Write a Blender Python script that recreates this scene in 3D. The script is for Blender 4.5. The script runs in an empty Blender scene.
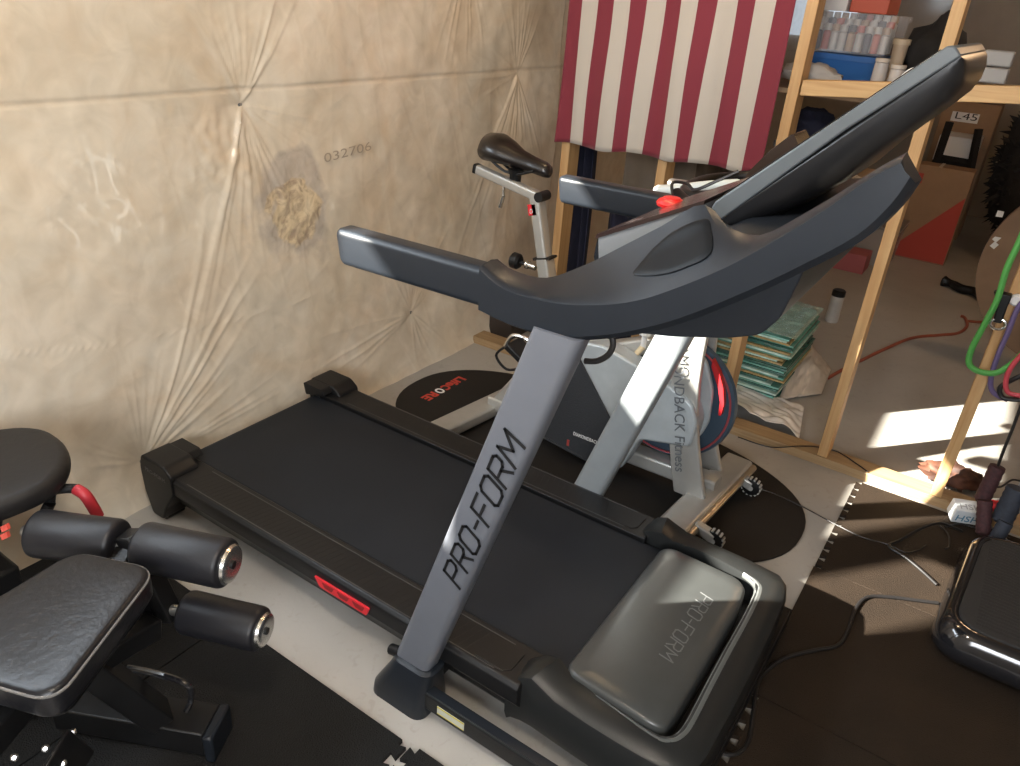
import bpy, bmesh, math, random
from mathutils import Vector, Matrix
random.seed(7)
PI = math.pi
SC = bpy.context.scene
COL = SC.collection

# ------------------------------------------------------------------ camera
RX = Vector((0.778, 0.6235, -0.0755))
W_, H_ = 1020, 766
F_PX = 760.0
def _d(x, y):
    return Vector((x - 510, y - 383, F_PX)).normalized()
_vx, _vy, _vz = _d(-811.83, -112.73), _d(1078.87, 31.30), _d(398.62, 1845.15)
WX, WY, WZ = -_vx, _vy, -_vz            # world axes in camera space (x right, y down, z forward)
CAM = Vector((0, 0, 1.6))
def ray(px, py):
    v = Vector((px - 510, py - 383, F_PX))
    return Vector((v.dot(WX), v.dot(WY), v.dot(WZ))).normalized()
def at(px, py, axis, val):
    """the point of the plane x/y/z = val that the photo shows at this pixel"""
    v = ray(px, py); i = 'xyz'.index(axis)
    return CAM + v * ((val - CAM[i]) / v[i])
cam_d = bpy.data.cameras.new('camera'); cam = bpy.data.objects.new('camera', cam_d); COL.objects.link(cam)
right = Vector((WX.x, WY.x, WZ.x)); down = Vector((WX.y, WY.y, WZ.y)); fwd = Vector((WX.z, WY.z, WZ.z))
M = Matrix((right, -down, -fwd)).transposed().to_4x4()
cam.matrix_world = Matrix.Translation(CAM) @ M
cam_d.sensor_fit = 'HORIZONTAL'; cam_d.sensor_width = 36.0; cam_d.lens = 36.0 * F_PX / 1020
cam_d.clip_start = 0.05; cam_d.clip_end = 100
SC.camera = cam

# --------------------------------------------------------------- materials
MATS = {}
def mat(name, col, rough=0.5, metal=0.0, noise=0.0, nscale=20.0, bump=0.0, bscale=60.0, spec=0.5, coat=0.0,
        alpha=None, trans=0.0, stretch=None, col2=None, emit=None, estr=1.0, croughn=0.1, sheen=0.0):
    if name in MATS: return MATS[name]
    m = bpy.data.materials.new(name); m.use_nodes = True
    nt = m.node_tree; b = nt.nodes['Principled BSDF']
    b.inputs['Base Color'].default_value = (*col, 1); b.inputs['Roughness'].default_value = rough
    b.inputs['Metallic'].default_value = metal; b.inputs['Specular IOR Level'].default_value = spec
    b.inputs['Coat Weight'].default_value = coat; b.inputs['Coat Roughness'].default_value = croughn
    b.inputs['Transmission Weight'].default_value = trans
    b.inputs['Sheen Weight'].default_value = sheen
    if alpha is not None: b.inputs['Alpha'].default_value = alpha
    if emit: b.inputs['Emission Color'].default_value = (*emit, 1); b.inputs['Emission Strength'].default_value = estr
    tc = nt.nodes.new('ShaderNodeTexCoord'); src = tc.outputs['Object']
    if stretch:
        mp = nt.nodes.new('ShaderNodeMapping'); mp.inputs['Scale'].default_value = stretch
        nt.links.new(src, mp.inputs['Vector']); src = mp.outputs['Vector']
    if noise or col2:
        n = nt.nodes.new('ShaderNodeTexNoise'); n.inputs['Scale'].default_value = nscale; n.inputs['Detail'].default_value = 6
        nt.links.new(src, n.inputs['Vector'])
        r = nt.nodes.new('ShaderNodeValToRGB'); c2 = col2 or tuple(c * (1 - noise) for c in col)
        r.color_ramp.elements[0].position = 0.32; r.color_ramp.elements[1].position = 0.68
        r.color_ramp.elements[0].color = (*c2, 1); r.color_ramp.elements[1].color = (*col, 1)
        nt.links.new(n.outputs['Fac'], r.inputs['Fac']); nt.links.new(r.outputs['Color'], b.inputs['Base Color'])
    if bump:
        n2 = nt.nodes.new('ShaderNodeTexNoise'); n2.inputs['Scale'].default_value = bscale; n2.inputs['Detail'].default_value = 4
        bp = nt.nodes.new('ShaderNodeBump'); bp.inputs['Strength'].default_value = bump; bp.inputs['Distance'].default_value = 0.01
        nt.links.new(src, n2.inputs['Vector']); nt.links.new(n2.outputs['Fac'], bp.inputs['Height'])
        nt.links.new(bp.outputs['Normal'], b.inputs['Normal'])
    MATS[name] = m
    return m
BLK = mat('black_plastic', (0.008, 0.008, 0.0085), 0.42, noise=.2, bump=.06, bscale=400, spec=.32)
BLK2 = mat('satin_charcoal_plastic', (0.0125, 0.0155, 0.0205), 0.38, noise=.1, bump=.04, bscale=500, spec=.3)
GLOSS = mat('gloss_black', (0.012, 0.012, 0.014), 0.12, coat=.5)
HOODM = mat('hood_grey_plastic', (0.016, 0.017, 0.017), 0.36, noise=.12, bump=.04, bscale=500, spec=.35)
HOODP = mat('hood_panel_plastic', (0.050, 0.053, 0.052), 0.30, noise=.1)
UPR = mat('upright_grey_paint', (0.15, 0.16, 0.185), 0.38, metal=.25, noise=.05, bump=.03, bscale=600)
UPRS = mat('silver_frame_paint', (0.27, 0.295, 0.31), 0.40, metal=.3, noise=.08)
BELT = mat('belt_rubber', (0.011, 0.0135, 0.018), 0.6, noise=.2, nscale=6, bump=.1, bscale=900, spec=.25)
RED = mat('red_plastic', (0.62, 0.02, 0.03), 0.35)
CHROME = mat('chrome', (0.72, 0.71, 0.68), 0.27, metal=1.0)
STEEL = mat('brushed_steel', (0.45, 0.44, 0.42), 0.34, metal=.9, noise=.15, nscale=40)
WHITE = mat('white_ink', (0.8, 0.8, 0.8), 0.5)
INK = mat('black_ink', (0.006, 0.006, 0.007), 0.5)
VINYL = mat('black_vinyl', (0.008, 0.008, 0.010), 0.34, noise=.2, nscale=9, bump=.10, bscale=70, spec=.38)
FOAM = mat('foam_roller_cover', (0.010, 0.010, 0.013), 0.44, noise=.2, bump=.06, bscale=90, spec=.4)
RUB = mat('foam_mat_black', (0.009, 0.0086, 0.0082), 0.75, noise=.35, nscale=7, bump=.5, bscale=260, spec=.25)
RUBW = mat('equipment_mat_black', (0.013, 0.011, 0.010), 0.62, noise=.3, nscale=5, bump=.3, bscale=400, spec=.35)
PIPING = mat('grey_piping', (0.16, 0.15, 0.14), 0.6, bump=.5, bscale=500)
RUBB = mat('foam_mat_warm_lit', (0.022, 0.0135, 0.0075), 0.75, noise=.3, nscale=7, bump=.5, bscale=260, spec=.25)  # the same black foam with warm room light tinted into its colour
CARD = mat('cardboard', (0.33, 0.20, 0.11), 0.8, noise=.15, nscale=8)
CARDR = mat('cardboard_red_print', (0.42, 0.05, 0.03), 0.7)
PAPER = mat('paper_white', (0.75, 0.73, 0.70), 0.7)
GREENM = mat('green_rubber', (0.07, 0.30, 0.06), 0.5)
PURP = mat('purple_rubber', (0.11, 0.08, 0.18), 0.5)
PINK = mat('red_rubber', (0.45, 0.05, 0.07), 0.5)
NAVY = mat('navy_cloth', (0.018, 0.02, 0.045), 0.9, noise=.3, bump=.4, bscale=30)
TANC = mat('tan_canvas', (0.30, 0.25, 0.20), 0.9, noise=.25, nscale=5, bump=.3, bscale=20)
DKB = mat('dark_bristle', (0.012, 0.010, 0.009), 0.9)
CLEAR = mat('clear_plastic', (0.86, 0.88, 0.92), 0.15, alpha=.18, spec=.6)
BLUEP = mat('blue_plastic', (0.03, 0.14, 0.42), 0.35)
CORD = mat('black_cord', (0.012, 0.011, 0.011), 0.4)
ORC = mat('orange_cord', (0.28, 0.07, 0.035), 0.6)
GREYP = mat('grey_tote_plastic', (0.12, 0.13, 0.14), 0.5)
FLYW = mat('flywheel_blue_steel', (0.09, 0.14, 0.20), 0.38, metal=.6)
COVER = mat('bike_cover_silver', (0.42, 0.46, 0.48), 0.4, metal=.2, noise=.12)
COVB = mat('bike_cover_black', (0.022, 0.025, 0.030), 0.6, bump=.6, bscale=300)

def wood_mat(name, c1, c2, stretch):
    m = bpy.data.materials.new(name); m.use_nodes = True; nt = m.node_tree; b = nt.nodes['Principled BSDF']
    b.inputs['Roughness'].default_value = .6
    tc = nt.nodes.new('ShaderNodeTexCoord'); mp = nt.nodes.new('ShaderNodeMapping'); mp.inputs['Scale'].default_value = stretch
    n = nt.nodes.new('ShaderNodeTexNoise'); n.inputs['Scale'].default_value = 1; n.inputs['Detail'].default_value = 7; n.inputs['Distortion'].default_value = 1.2
    r = nt.nodes.new('ShaderNodeValToRGB'); r.color_ramp.elements[0].position = .3; r.color_ramp.elements[1].position = .7
    r.color_ramp.elements[0].color = (*c2, 1); r.color_ramp.elements[1].color = (*c1, 1)
    v = nt.nodes.new('ShaderNodeTexVoronoi'); v.inputs['Scale'].default_value = .55
    kr = nt.nodes.new('ShaderNodeValToRGB'); kr.color_ramp.elements[0].position = .03; kr.color_ramp.elements[1].position = .10
    kr.color_ramp.elements[0].color = (.35, .2, .1, 1); kr.color_ramp.elements[1].color = (1, 1, 1, 1)
    mx = nt.nodes.new('ShaderNodeMix'); mx.data_type = 'RGBA'; mx.blend_type = 'MULTIPLY'; mx.inputs['Factor'].default_value = 1
    mp2 = nt.nodes.new('ShaderNodeMapping'); mp2.inputs['Scale'].default_value = tuple(max(3, s * .25) for s in stretch)
    L = nt.links.new
    L(tc.outputs['Object'], mp.inputs['Vector']); L(mp.outputs['Vector'], n.inputs['Vector']); L(n.outputs['Fac'], r.inputs['Fac'])
    L(tc.outputs['Object'], mp2.inputs['Vector']); L(mp2.outputs['Vector'], v.inputs['Vector']); L(v.outputs['Distance'], kr.inputs['Fac'])
    L(r.outputs['Color'], mx.inputs['A']); L(kr.outputs['Color'], mx.inputs['B']); L(mx.outputs['Result'], b.inputs['Base Color'])
    return m
PINE = wood_mat('pine_vertical', (0.56, 0.36, 0.17), (0.44, 0.25, 0.10), (50, 50, 2.5))
PINEH = wood_mat('pine_horizontal', (0.58, 0.38, 0.18), (0.46, 0.27, 0.11), (2.5, 50, 50))
TREATED = wood_mat('treated_plate', (0.40, 0.28, 0.15), (0.28, 0.18, 0.09), (2.5, 50, 50))

# ----------------------------------------------------------------- helpers
def tag(o, label=None, cat=None, group=None, kind=None):
    if label: o['label'] = label
    if cat: o['category'] = cat
    if group: o['group'] = group
    if kind: o['kind'] = kind
    return o
def thing(name, loc, label, cat, group=None):
    o = bpy.data.objects.new(name, None); o.location = loc; o.empty_display_size = .05; COL.objects.link(o)
    return tag(o, label, cat, group)
def world_of(o):
    m = Matrix.Translation(o.location) @ o.rotation_euler.to_matrix().to_4x4()
    if o.parent: m = world_of(o.parent) @ o.matrix_parent_inverse @ m
    return m
def put(name, me, m, parent=None, smooth=True, bevel=0.0, seg=2, subsurf=0, ang=35):
    """link a mesh whose vertices are in world space; its origin goes to its own base"""
    mats = m if isinstance(m, (list, tuple)) else [m]
    for x in mats: me.materials.append(x)
    xs = [v.co for v in me.vertices]
    base = Vector(((min(v.x for v in xs) + max(v.x for v in xs)) / 2, (min(v.y for v in xs) + max(v.y for v in xs)) / 2, min(v.z for v in xs)))
    me.transform(Matrix.Translation(-base))
    o = bpy.data.objects.new(name, me); COL.objects.link(o)
    if parent:
        o.parent = parent; o.matrix_parent_inverse = world_of(parent).inverted()
    o.location = base
    if smooth:
        for p in me.polygons: p.use_smooth = True
        try: me.set_sharp_from_angle(angle=math.radians(ang))
        except Exception: pass
    if bevel:
        md = o.modifiers.new('bevel', 'BEVEL'); md.width = bevel; md.segments = seg; md.limit_method = 'ANGLE'; md.angle_limit = math.radians(30)
        if smooth:
            for p in me.polygons: p.use_smooth = True
            md.harden_normals = False
    if subsurf:
        md = o.modifiers.new('sub', 'SUBSURF'); md.levels = subsurf; md.render_levels = subsurf
    return o
def mesh_of(verts, faces, name='m'):
    me = bpy.data.meshes.new(name); me.from_pydata([tuple(v) for v in verts], [], faces); me.update()
    bm = bmesh.new(); bm.from_mesh(me); bmesh.ops.recalc_face_normals(bm, faces=bm.faces); bm.to_mesh(me); bm.free()
    return me
class MB:
    def __init__(s): s.v = []; s.f = []; s.mi = []
    def add(s, vs, fs, mi=0):
        k = len(s.v); s.v += [Vector(v) for v in vs]; s.f += [tuple(i + k for i in f) for f in fs]; s.mi += [mi] * len(fs); return s
    def box(s, c, size, rot=None, mi=0):
        c = Vector(c); hx, hy, hz = (q / 2 for q in size); R = rot or Matrix.Identity(3)
        vs = [c + R @ Vector((a * hx, b * hy, d * hz)) for a in (-1, 1) for b in (-1, 1) for d in (-1, 1)]
        return s.add(vs, [(0, 1, 3, 2), (4, 6, 7, 5), (0, 4, 5, 1), (2, 3, 7, 6), (0, 2, 6, 4), (1, 5, 7, 3)], mi)
    def bx(s, x0, x1, y0, y1, z0, z1, mi=0):
        return s.box(((x0 + x1) / 2, (y0 + y1) / 2, (z0 + z1) / 2), (x1 - x0, y1 - y0, z1 - z0), mi=mi)
    def prism(s, poly, ax, a, b, mi=0):
        """poly: 2-D outline in the two other axes (in x,y,z order), extruded from a to b along ax"""
        def P(p, t):
            if ax == 'x': return (t, p[0], p[1])
            if ax == 'y': return (p[0], t, p[1])
            return (p[0], p[1], t)
        n = len(poly)
        vs = [P(p, a) for p in poly] + [P(p, b) for p in poly]
        fs = [tuple(range(n)), tuple(range(2 * n - 1, n - 1, -1))] + [(i, (i + 1) % n, n + (i + 1) % n, n + i) for i in range(n)]
        return s.add(vs, fs, mi)
    def loft(s, rings, cap=True, mi=0, closed=True):
        n = len(rings[0]); vs = [v for r in rings for v in r]; fs = []
        for k in range(len(rings) - 1):
            for i in range(n if closed else n - 1):
                j = (i + 1) % n
                fs.append((k * n + i, k * n + j, (k + 1) * n + j, (k + 1) * n + i))
        if cap: fs += [tuple(range(n - 1, -1, -1)), tuple(range((len(rings) - 1) * n, len(rings) * n))]
        return s.add(vs, fs, mi)
    def tube(s, pts, r, seg=10, mi=0, closed=False, cap=True):
        pts = [Vector(p) for p in pts]; rings = []; up = None; n = len(pts)
        for i, p in enumerate(pts):
            if closed: t = (pts[(i + 1) % n] - pts[i - 1]).normalized()
            else: t = (pts[min(i + 1, n - 1)] - pts[max(i - 1, 0)]).normalized()
            if up is None:
                up = Vector((0, 0, 1)) if abs(t.z) < .9 else Vector((1, 0, 0))
            a = up - t * up.dot(t)
            if a.length < 1e-4: a = t.orthogonal()
            a.normalize(); b = t.cross(a); up = a
            rr = r[i] if isinstance(r, (list, tuple)) else r
            rings.append([p + a * (rr * math.cos(2 * PI * k / seg)) + b * (rr * math.sin(2 * PI * k / seg)) for k in range(seg)])
        if closed: rings.append(rings[0]); cap = False
        return s.loft(rings, cap, mi)
    def lathe(s, c, axis, prof, seg=28, mi=0):
        """prof: (distance along axis, radius)"""
        c = Vector(c); t = Vector(axis).normalized(); a = t.orthogonal().normalized(); b = t.cross(a)
        rings = [[c + t * d + a * (max(r, 1e-4) * math.cos(2 * PI * k / seg)) + b * (max(r, 1e-4) * math.sin(2 * PI * k / seg)) for k in range(seg)] for d, r in prof]
        return s.loft(rings, True, mi)
    def mesh(s):
        me = bpy.data.meshes.new('m'); me.from_pydata([tuple(v) for v in s.v], [], s.f); me.update()
        for p, i in zip(me.polygons, s.mi): p.material_index = i
        bm = bmesh.new(); bm.from_mesh(me); bmesh.ops.recalc_face_normals(bm, faces=bm.faces); bm.to_mesh(me); bm.free()
        return me
    def build(s, name, m, parent=None, **k): return put(name, s.mesh(), m, parent, **k)
def spline(pts, n=8, closed=False):
    pts = [Vector(p) for p in pts]; out = []; N = len(pts)
    for i in range(N if closed else N - 1):
        p0, p1, p2, p3 = (pts[(i + k) % N] if closed else pts[max(0, min(N - 1, i + k))] for k in (-1, 0, 1, 2))
        for j in range(n):
            t = j / n
            out.append(.5 * ((2 * p1) + (p2 - p0) * t + (2 * p0 - 5 * p1 + 4 * p2 - p3) * t * t + (3 * p1 - p0 - 3 * p2 + p3) * t ** 3))
    if not closed: out.append(pts[-1])
    return out
def rrect(w, h, r, n=5, cx=0, cy=0):
    out = []
    for (sx, sy, a0) in ((1, 1, 0), (-1, 1, 90), (-1, -1, 180), (1, -1, 270)):
        for k in range(n + 1):
            a = math.radians(a0 + 90 * k / n)
            out.append((cx + sx * (w / 2 - r) + r * math.cos(a), cy + sy * (h / 2 - r) + r * math.sin(a)))
    return out
def rpoly(pts, r, n=5):
    """rounded corners on a 2-D polygon"""
    out = []; N = len(pts)
    for i in range(N):
        p = Vector(pts[i]); a = Vector(pts[i - 1]) - p; b = Vector(pts[(i + 1) % N]) - p
        rr = min(r[i] if isinstance(r, (list, tuple)) else r, a.length * .48, b.length * .48); A = p + a.normalized() * rr; B = p + b.normalized() * rr
        for k in range(n + 1):
            t = k / n; q = A * (1 - t) ** 2 + p * 2 * t * (1 - t) + B * t * t; out.append((q.x, q.y))
    return out
def pad(poly2, z0, z1, e, n=4):
    """soft cushion: outline extruded with rounded top and bottom edges"""
    c = Vector((sum(p[0] for p in poly2) / len(poly2), sum(p[1] for p in poly2) / len(poly2))); rings = []
    def ring(off, z):
        R = []
        for p in poly2:
            d = Vector(p) - c; L = d.length; q = c + d * ((L - off) / L); R.append((q.x, q.y, z))
        return R
    for k in range(n + 1):
        a = PI / 2 * k / n; rings.append(ring(e * (1 - math.sin(a)), z0 + e * (1 - math.cos(a))))
    for k in range(n + 1):
        a = PI / 2 * k / n; rings.append(ring(e * (1 - math.cos(a)), z1 - e * (1 - math.sin(a))))
    rings.append(ring(e * 3, z1 + e * .12))
    return MB().loft(rings)
def text(name, body, origin, rd, ud, size, m, parent, depth=.0006, align='LEFT', width=None, offs=0.0, shear=0.0, bold=0.0):
    c = bpy.data.curves.new('t', 'FONT'); c.body = body; c.size = size; c.extrude = depth; c.align_x = align; c.shear = shear; c.offset = bold
    c.resolution_u = 3
    o = bpy.data.objects.new('t', c); COL.objects.link(o); bpy.context.view_layer.update()
    me = bpy.data.meshes.new_from_object(o); bpy.data.objects.remove(o); bpy.data.curves.remove(c)
    rd = Vector(rd).normalized(); ud = Vector(ud); ud = (ud - rd * ud.dot(rd)).normalized(); nd = rd.cross(ud)
    if width:
        w = max(v.co.x for v in me.vertices) - min(v.co.x for v in me.vertices); s = width / w
    else: s = 1
    for v in me.vertices: v.co = Vector(origin) + rd * v.co.x * s + ud * v.co.y + nd * (v.co.z + offs)
    return put(name, me, m, parent, smooth=False)
# single stroke, square shouldered letters
GL = {'P': [[(0, 0), (0, 1), (.6, 1), (.75, .88), (.75, .6), (.6, .48), (.12, .48)]],
      'R': [[(0, 0), (0, 1), (.6, 1), (.75, .88), (.75, .6), (.6, .48), (.12, .48)], [(.42, .48), (.78, 0)]],
      'O': [[(.15, 0), (0, .14), (0, .86), (.15, 1), (.62, 1), (.77, .86), (.77, .14), (.62, 0), (.15, 0)]],
      '-': [[(.05, .5), (.45, .5)]],
      'F': [[(0, 0), (0, 1), (.75, 1)], [(.12, .52), (.62, .52)]],
      'M': [[(0, 0), (.08, 1), (.48, .35), (.88, 1), (.96, 0)]]}
def strokes(name, body, origin, rd, ud, h, w, t, m, parent, shear=.12, thick=.0008, kx=None):
    rd = Vector(rd).normalized(); ud = Vector(ud); ud = (ud - rd * ud.dot(rd)).normalized(); nd = rd.cross(ud)
    adv = {'-': .68, 'M': 1.18}; total = sum(adv.get(ch, 1.0) for ch in body); k = w / total; mb = MB(); x = 0
    o = Vector(origin)
    for ch in body:
        for ln in GL[ch]:
            P = [Vector(((x + p[0]) * k + p[1] * h * shear, p[1] * h)) for p in ln]
            for a, b in zip(P, P[1:]):
                d = (b - a).normalized(); n = Vector((-d.y, d.x)) * t / 2; a2, b2 = a - d * t * .35, b + d * t * .35
                q = [a2 + n, b2 + n, b2 - n, a2 - n]
                lo = [o + rd * p.x + ud * p.y for p in q]; hi = [p + nd * thick for p in lo]
                mb.add(lo + hi, [(0, 1, 2, 3), (7, 6, 5, 4), (0, 4, 5, 1), (1, 5, 6, 2), (2, 6, 7, 3), (3, 7, 4, 0)])
        x += adv.get(ch, 1.0)
    return mb.build(name, m, parent, smooth=False)

# ==================================================================== SHELL
def smooth(a, b, x):
    t = max(0, min(1, (x - a) / (b - a))); return t * t * (3 - 2 * t)
from mathutils import noise as NZ
XW = -2.12
STAPLES = [(1.632, 1.217, 1.0), (1.112, .135, .9), (2.455, .262, .8), (3.20, 1.245, .8), (.35, .75, .6), (2.75, 1.75, .5), (.9, 1.8, .5)]
# folds of the film fanning out of each nail: (angle from, angle to, how many, length, height)
FANS = [[(52, 66, 3, .50, .0075), (70, 125, 9, .34, .0035), (140, 178, 4, .26, .003), (-113, -106, 3, 1.15, .0075), (-104, -60, 9, .50, .004), (-45, -8, 6, .42, .004)],
        [(48, 62, 4, .85, .0065), (20, 42, 4, .60, .005), (64, 100, 7, .42, .0035), (105, 165, 5, .30, .004), (2, 16, 3, .75, .005), (-60, -20, 3, .12, .004)],
        [(35, 75, 6, .40, .005), (80, 130, 5, .30, .003), (165, 205, 5, .70, .0045), (-100, -40, 5, .26, .004)],
        [(-128, -95, 8, 1.0, .006), (-92, -60, 4, .5, .005), (60, 130, 7, .4, .004), (150, 200, 5, .5, .003)],
        [(-20, 60, 6, .4, .004)], [(-120, -60, 8, .5, .004)], [(-70, -10, 6, .45, .004)]]
RAYS = []
_r = random.Random(3)
for (sy, sz, a), fan in zip(STAPLES, FANS):
    L = []
    for a0, a1, n, ln, hh in fan:
        for k in range(n):
            an = math.radians(a0 + (a1 - a0) * (k + .5 + _r.uniform(-.35, .35)) / n)
            L.append((math.cos(an), math.sin(an), ln * _r.uniform(.6, 1.1), hh * _r.uniform(.5, 1.2), _r.uniform(.7, 1.4), _r.uniform(-.06, .06)))
    RAYS.append((sy, sz, L))
def seg_d(p, a, b):
    ab = b - a; t = max(0, min(1, (p - a).dot(ab) / ab.length_squared)); return (p - (a + ab * t)).length, t
def pw(px, py):
    q = at(px, py, 'x', XW + .03); return Vector((q.y, q.z))
CREASES = [([(0, 355), (110, 345), (250, 315), (330, 290)], .003, .008), ([(0, 250), (60, 262), (110, 300)], .003, .008), ([(40, 170), (70, 200), (105, 240)], .003, .007),
           ([(66, 195), (85, 202), (130, 197)], .003, .006), ([(60, 185), (90, 215), (130, 230)], .002, .006), ([(130, 232), (160, 210)], .003, .006), ([(0, 55), (20, 38)], .003, .006), ([(75, 80), (130, 76), (190, 80)], .003, .007)]
CW = [([pw(*p) for p in c], a, w) for c, a, w in CREASES]
def wall_h(y, z):
    n1 = NZ.noise(Vector((y * 1.3, z * 1.3, 3.1))); n2 = NZ.noise(Vector((y * 4.1, z * 4.1, 9.2))); n3 = NZ.noise(Vector((y * 13, z * 13, 1.2)))
    h = .035 + .022 * n1 + .009 * n2 + .0035 * n3
    ws = 1e9; rid = 0
    for (sy, sz, a) in STAPLES:
        dy, dz = y - sy, z - sz; d = math.hypot(dy, dz)
        h -= .034 * a * math.exp(-d / .13)
    for sy, sz, L in RAYS:
        dy, dz = y - sy, z - sz
        for cx_, cz_, ln, hh, w, bend in L:
            t = dy * cx_ + dz * cz_
            if t <= 0 or t > ln: continue
            p_ = -dy * cz_ + dz * cx_ - bend * t * t * 2
            ww = (.0032 + .010 * t) * w
            q_ = abs(p_) / ww
            if q_ > 3.2: continue
            rid += hh * math.exp(-q_ * q_ * .9 if q_ > .5 else -q_ * .45) * min(1, t / .05) * (1 - t / ln) ** .8
    h += rid
    p = Vector((y, z))
    for c, a, w in CW:
        best = 9; 
        for s0, s1 in zip(c, c[1:]):
            if abs(p.x - (s0.x + s1.x) / 2) > .6: continue
            d, t = seg_d(p, s0, s1); best = min(best, d)
        if best < w * 3: h += a * (.75 * math.exp(-best / (w * .20)) + .35 * math.exp(-((best - w * .8) / (w * .22)) ** 2) + .2 * math.exp(-((best - w * 1.6) / (w * .25)) ** 2))
    pl = NZ.noise(Vector((y * 9 + z * 2.5, z * 2.2, 4.4))); h += .0008 * (1 - min(1, abs(pl) * 5)) ** 3
    pl = NZ.noise(Vector((y * 3 - z * 8, z * 3 + y * 4, 7.4))); h += .0006 * (1 - min(1, abs(pl) * 8)) ** 3
    # horizontal seam of the insulation rolls behind the film
    h -= .004 * math.exp(-((z - 1.265) / .006) ** 2)
    # film tucked in and crumpled round the torn patch
    dp = math.hypot((y - 1.80) / .12, (z - .84) / .13)
    if dp < 1.5:
        h += (.010 * NZ.noise(Vector((y * 18, z * 18, 5))) * .5 + .004 * abs(NZ.noise(Vector((y * 55, z * 55, 2))))) * smooth(1.5, .7, dp)
    dp = math.hypot((y - 1.55) / .12, (z - 1.10) / .12)
    if dp < 1.5: h += .006 * NZ.noise(Vector((y * 30, z * 30, 5))) * smooth(1.5, .7, dp)
    # the film folds out over the sill at the floor
    h += .05 * math.exp(-z / .10) + .018 * math.exp(-((z - .10) / .05) ** 2) * NZ.noise(Vector((y * 3, 2, 2)))
    return h
def film_mat():
    m = bpy.data.materials.new('poly_film_over_insulation'); m.use_nodes = True; nt = m.node_tree; b = nt.nodes['Principled BSDF']; L = nt.links.new; N = nt.nodes.new
    b.inputs['Roughness'].default_value = .5; b.inputs['Coat Weight'].default_value = .9; b.inputs['Coat Roughness'].default_value = .08; b.inputs['Coat IOR'].default_value = 1.7
    b.inputs['Specular IOR Level'].default_value = .4
    g = N('ShaderNodeNewGeometry'); pos = g.outputs['Position']
    def noise(s, d=6, dist=0):
        n = N('ShaderNodeTexNoise'); n.inputs['Scale'].default_value = s; n.inputs['Detail'].default_value = d; n.inputs['Distortion'].default_value = dist; L(pos, n.inputs['Vector']); return n.outputs['Fac']
    def ramp(f, p0, c0, p1, c1):
        r = N('ShaderNodeValToRGB'); r.color_ramp.elements[0].position = p0; r.color_ramp.elements[1].position = p1
        r.color_ramp.elements[0].color = c0; r.color_ramp.elements[1].color = c1; L(f, r.inputs['Fac']); return r.outputs['Color']
    def mix(f, a, b_, t='MIX'):
        x = N('ShaderNodeMix'); x.data_type = 'RGBA'; x.blend_type = t
        if isinstance(f, float): x.inputs['Factor'].default_value = f
        else: L(f, x.inputs['Factor'])
        L(a, x.inputs['A']); L(b_, x.inputs['B']); return x.outputs['Result']
    base = ramp(noise(1.4, 5, .8), .3, (.66, .575, .445, 1), .7, (.80, .73, .615, 1))
    pinkish = ramp(noise(3.5, 6, 1.5), .42, (1, 1, 1, 1), .75, (.96, .89, .82, 1))
    c = mix(1.0, base, pinkish, 'MULTIPLY')
    c = mix(1.0, c, ramp(noise(9, 9, 1.5), .3, (.90, .89, .87, 1), .7, (1.05, 1.05, 1.05, 1)), 'MULTIPLY')
    sep = N('ShaderNodeSeparateXYZ'); L(pos, sep.inputs[0])
    def math_(op, a, v=None, c2=None):
        x = N('ShaderNodeMath'); x.operation = op
        if isinstance(a, (int, float)): x.inputs[0].default_value = a
        else: L(a, x.inputs[0])
        if v is not None:
            if isinstance(v, (int, float)): x.inputs[1].default_value = v
            else: L(v, x.inputs[1])
        return x.outputs[0]
    # seam line between insulation rolls
    s = math_('ABSOLUTE', math_('SUBTRACT', sep.outputs['Z'], 1.265)); sl = ramp(math_('ADD', s, math_('MULTIPLY', noise(5, 3), .012)), .005, (.80, .78, .76, 1), .015, (1, 1, 1, 1)); c = mix(1.0, c, sl, 'MULTIPLY')
    # torn patch: bare yellow wool in front of grey paper
    dy = math_('MULTIPLY', math_('SUBTRACT', sep.outputs['Y'], 1.80), 8.0); dz = math_('MULTIPLY', math_('SUBTRACT', sep.outputs['Z'], .84), 8.0)
    dd = math_('SQRT', math_('ADD', math_('MULTIPLY', dy, dy), math_('MULTIPLY', dz, dz)))
    dd = math_('ADD', dd, math_('MULTIPLY', math_('SUBTRACT', noise(11, 6), .5), 1.7))
    gy = math_('MULTIPLY', math_('SUBTRACT', sep.outputs['Y'], 1.80), 5.2); gz = math_('MULTIPLY', math_('SUBTRACT', sep.outputs['Z'], .86), 4.6)
    gd = math_('SQRT', math_('ADD', math_('MULTIPLY', gy, gy), math_('MULTIPLY', gz, gz))); gd = math_('ADD', gd, math_('MULTIPLY', math_('SUBTRACT', noise(6, 5), .5), 1.5))
    grey = ramp(noise(20, 8, 1), .3, (.36, .31, .26, 1), .7, (.52, .46, .40, 1)); c = mix(ramp(gd, .80, (.75, .75, .75, 1), 1.05, (0, 0, 0, 1)), c, grey)
    wool = ramp(noise(17, 8, 2.2), .35, (.38, .28, .19, 1), .6, (.74, .60, .38, 1)); c = mix(ramp(dd, .80, (.85, .85, .85, 1), .95, (0, 0, 0, 1)), c, wool)
    L(c, b.inputs['Base Color'])
    bp = N('ShaderNodeBump'); bp.inputs['Strength'].default_value = .18; bp.inputs['Distance'].default_value = .004; L(noise(7, 4, 1.6), bp.inputs['Height']); L(bp.outputs['Normal'], b.inputs['Normal'])
    return m
FILM = film_mat()
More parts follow.
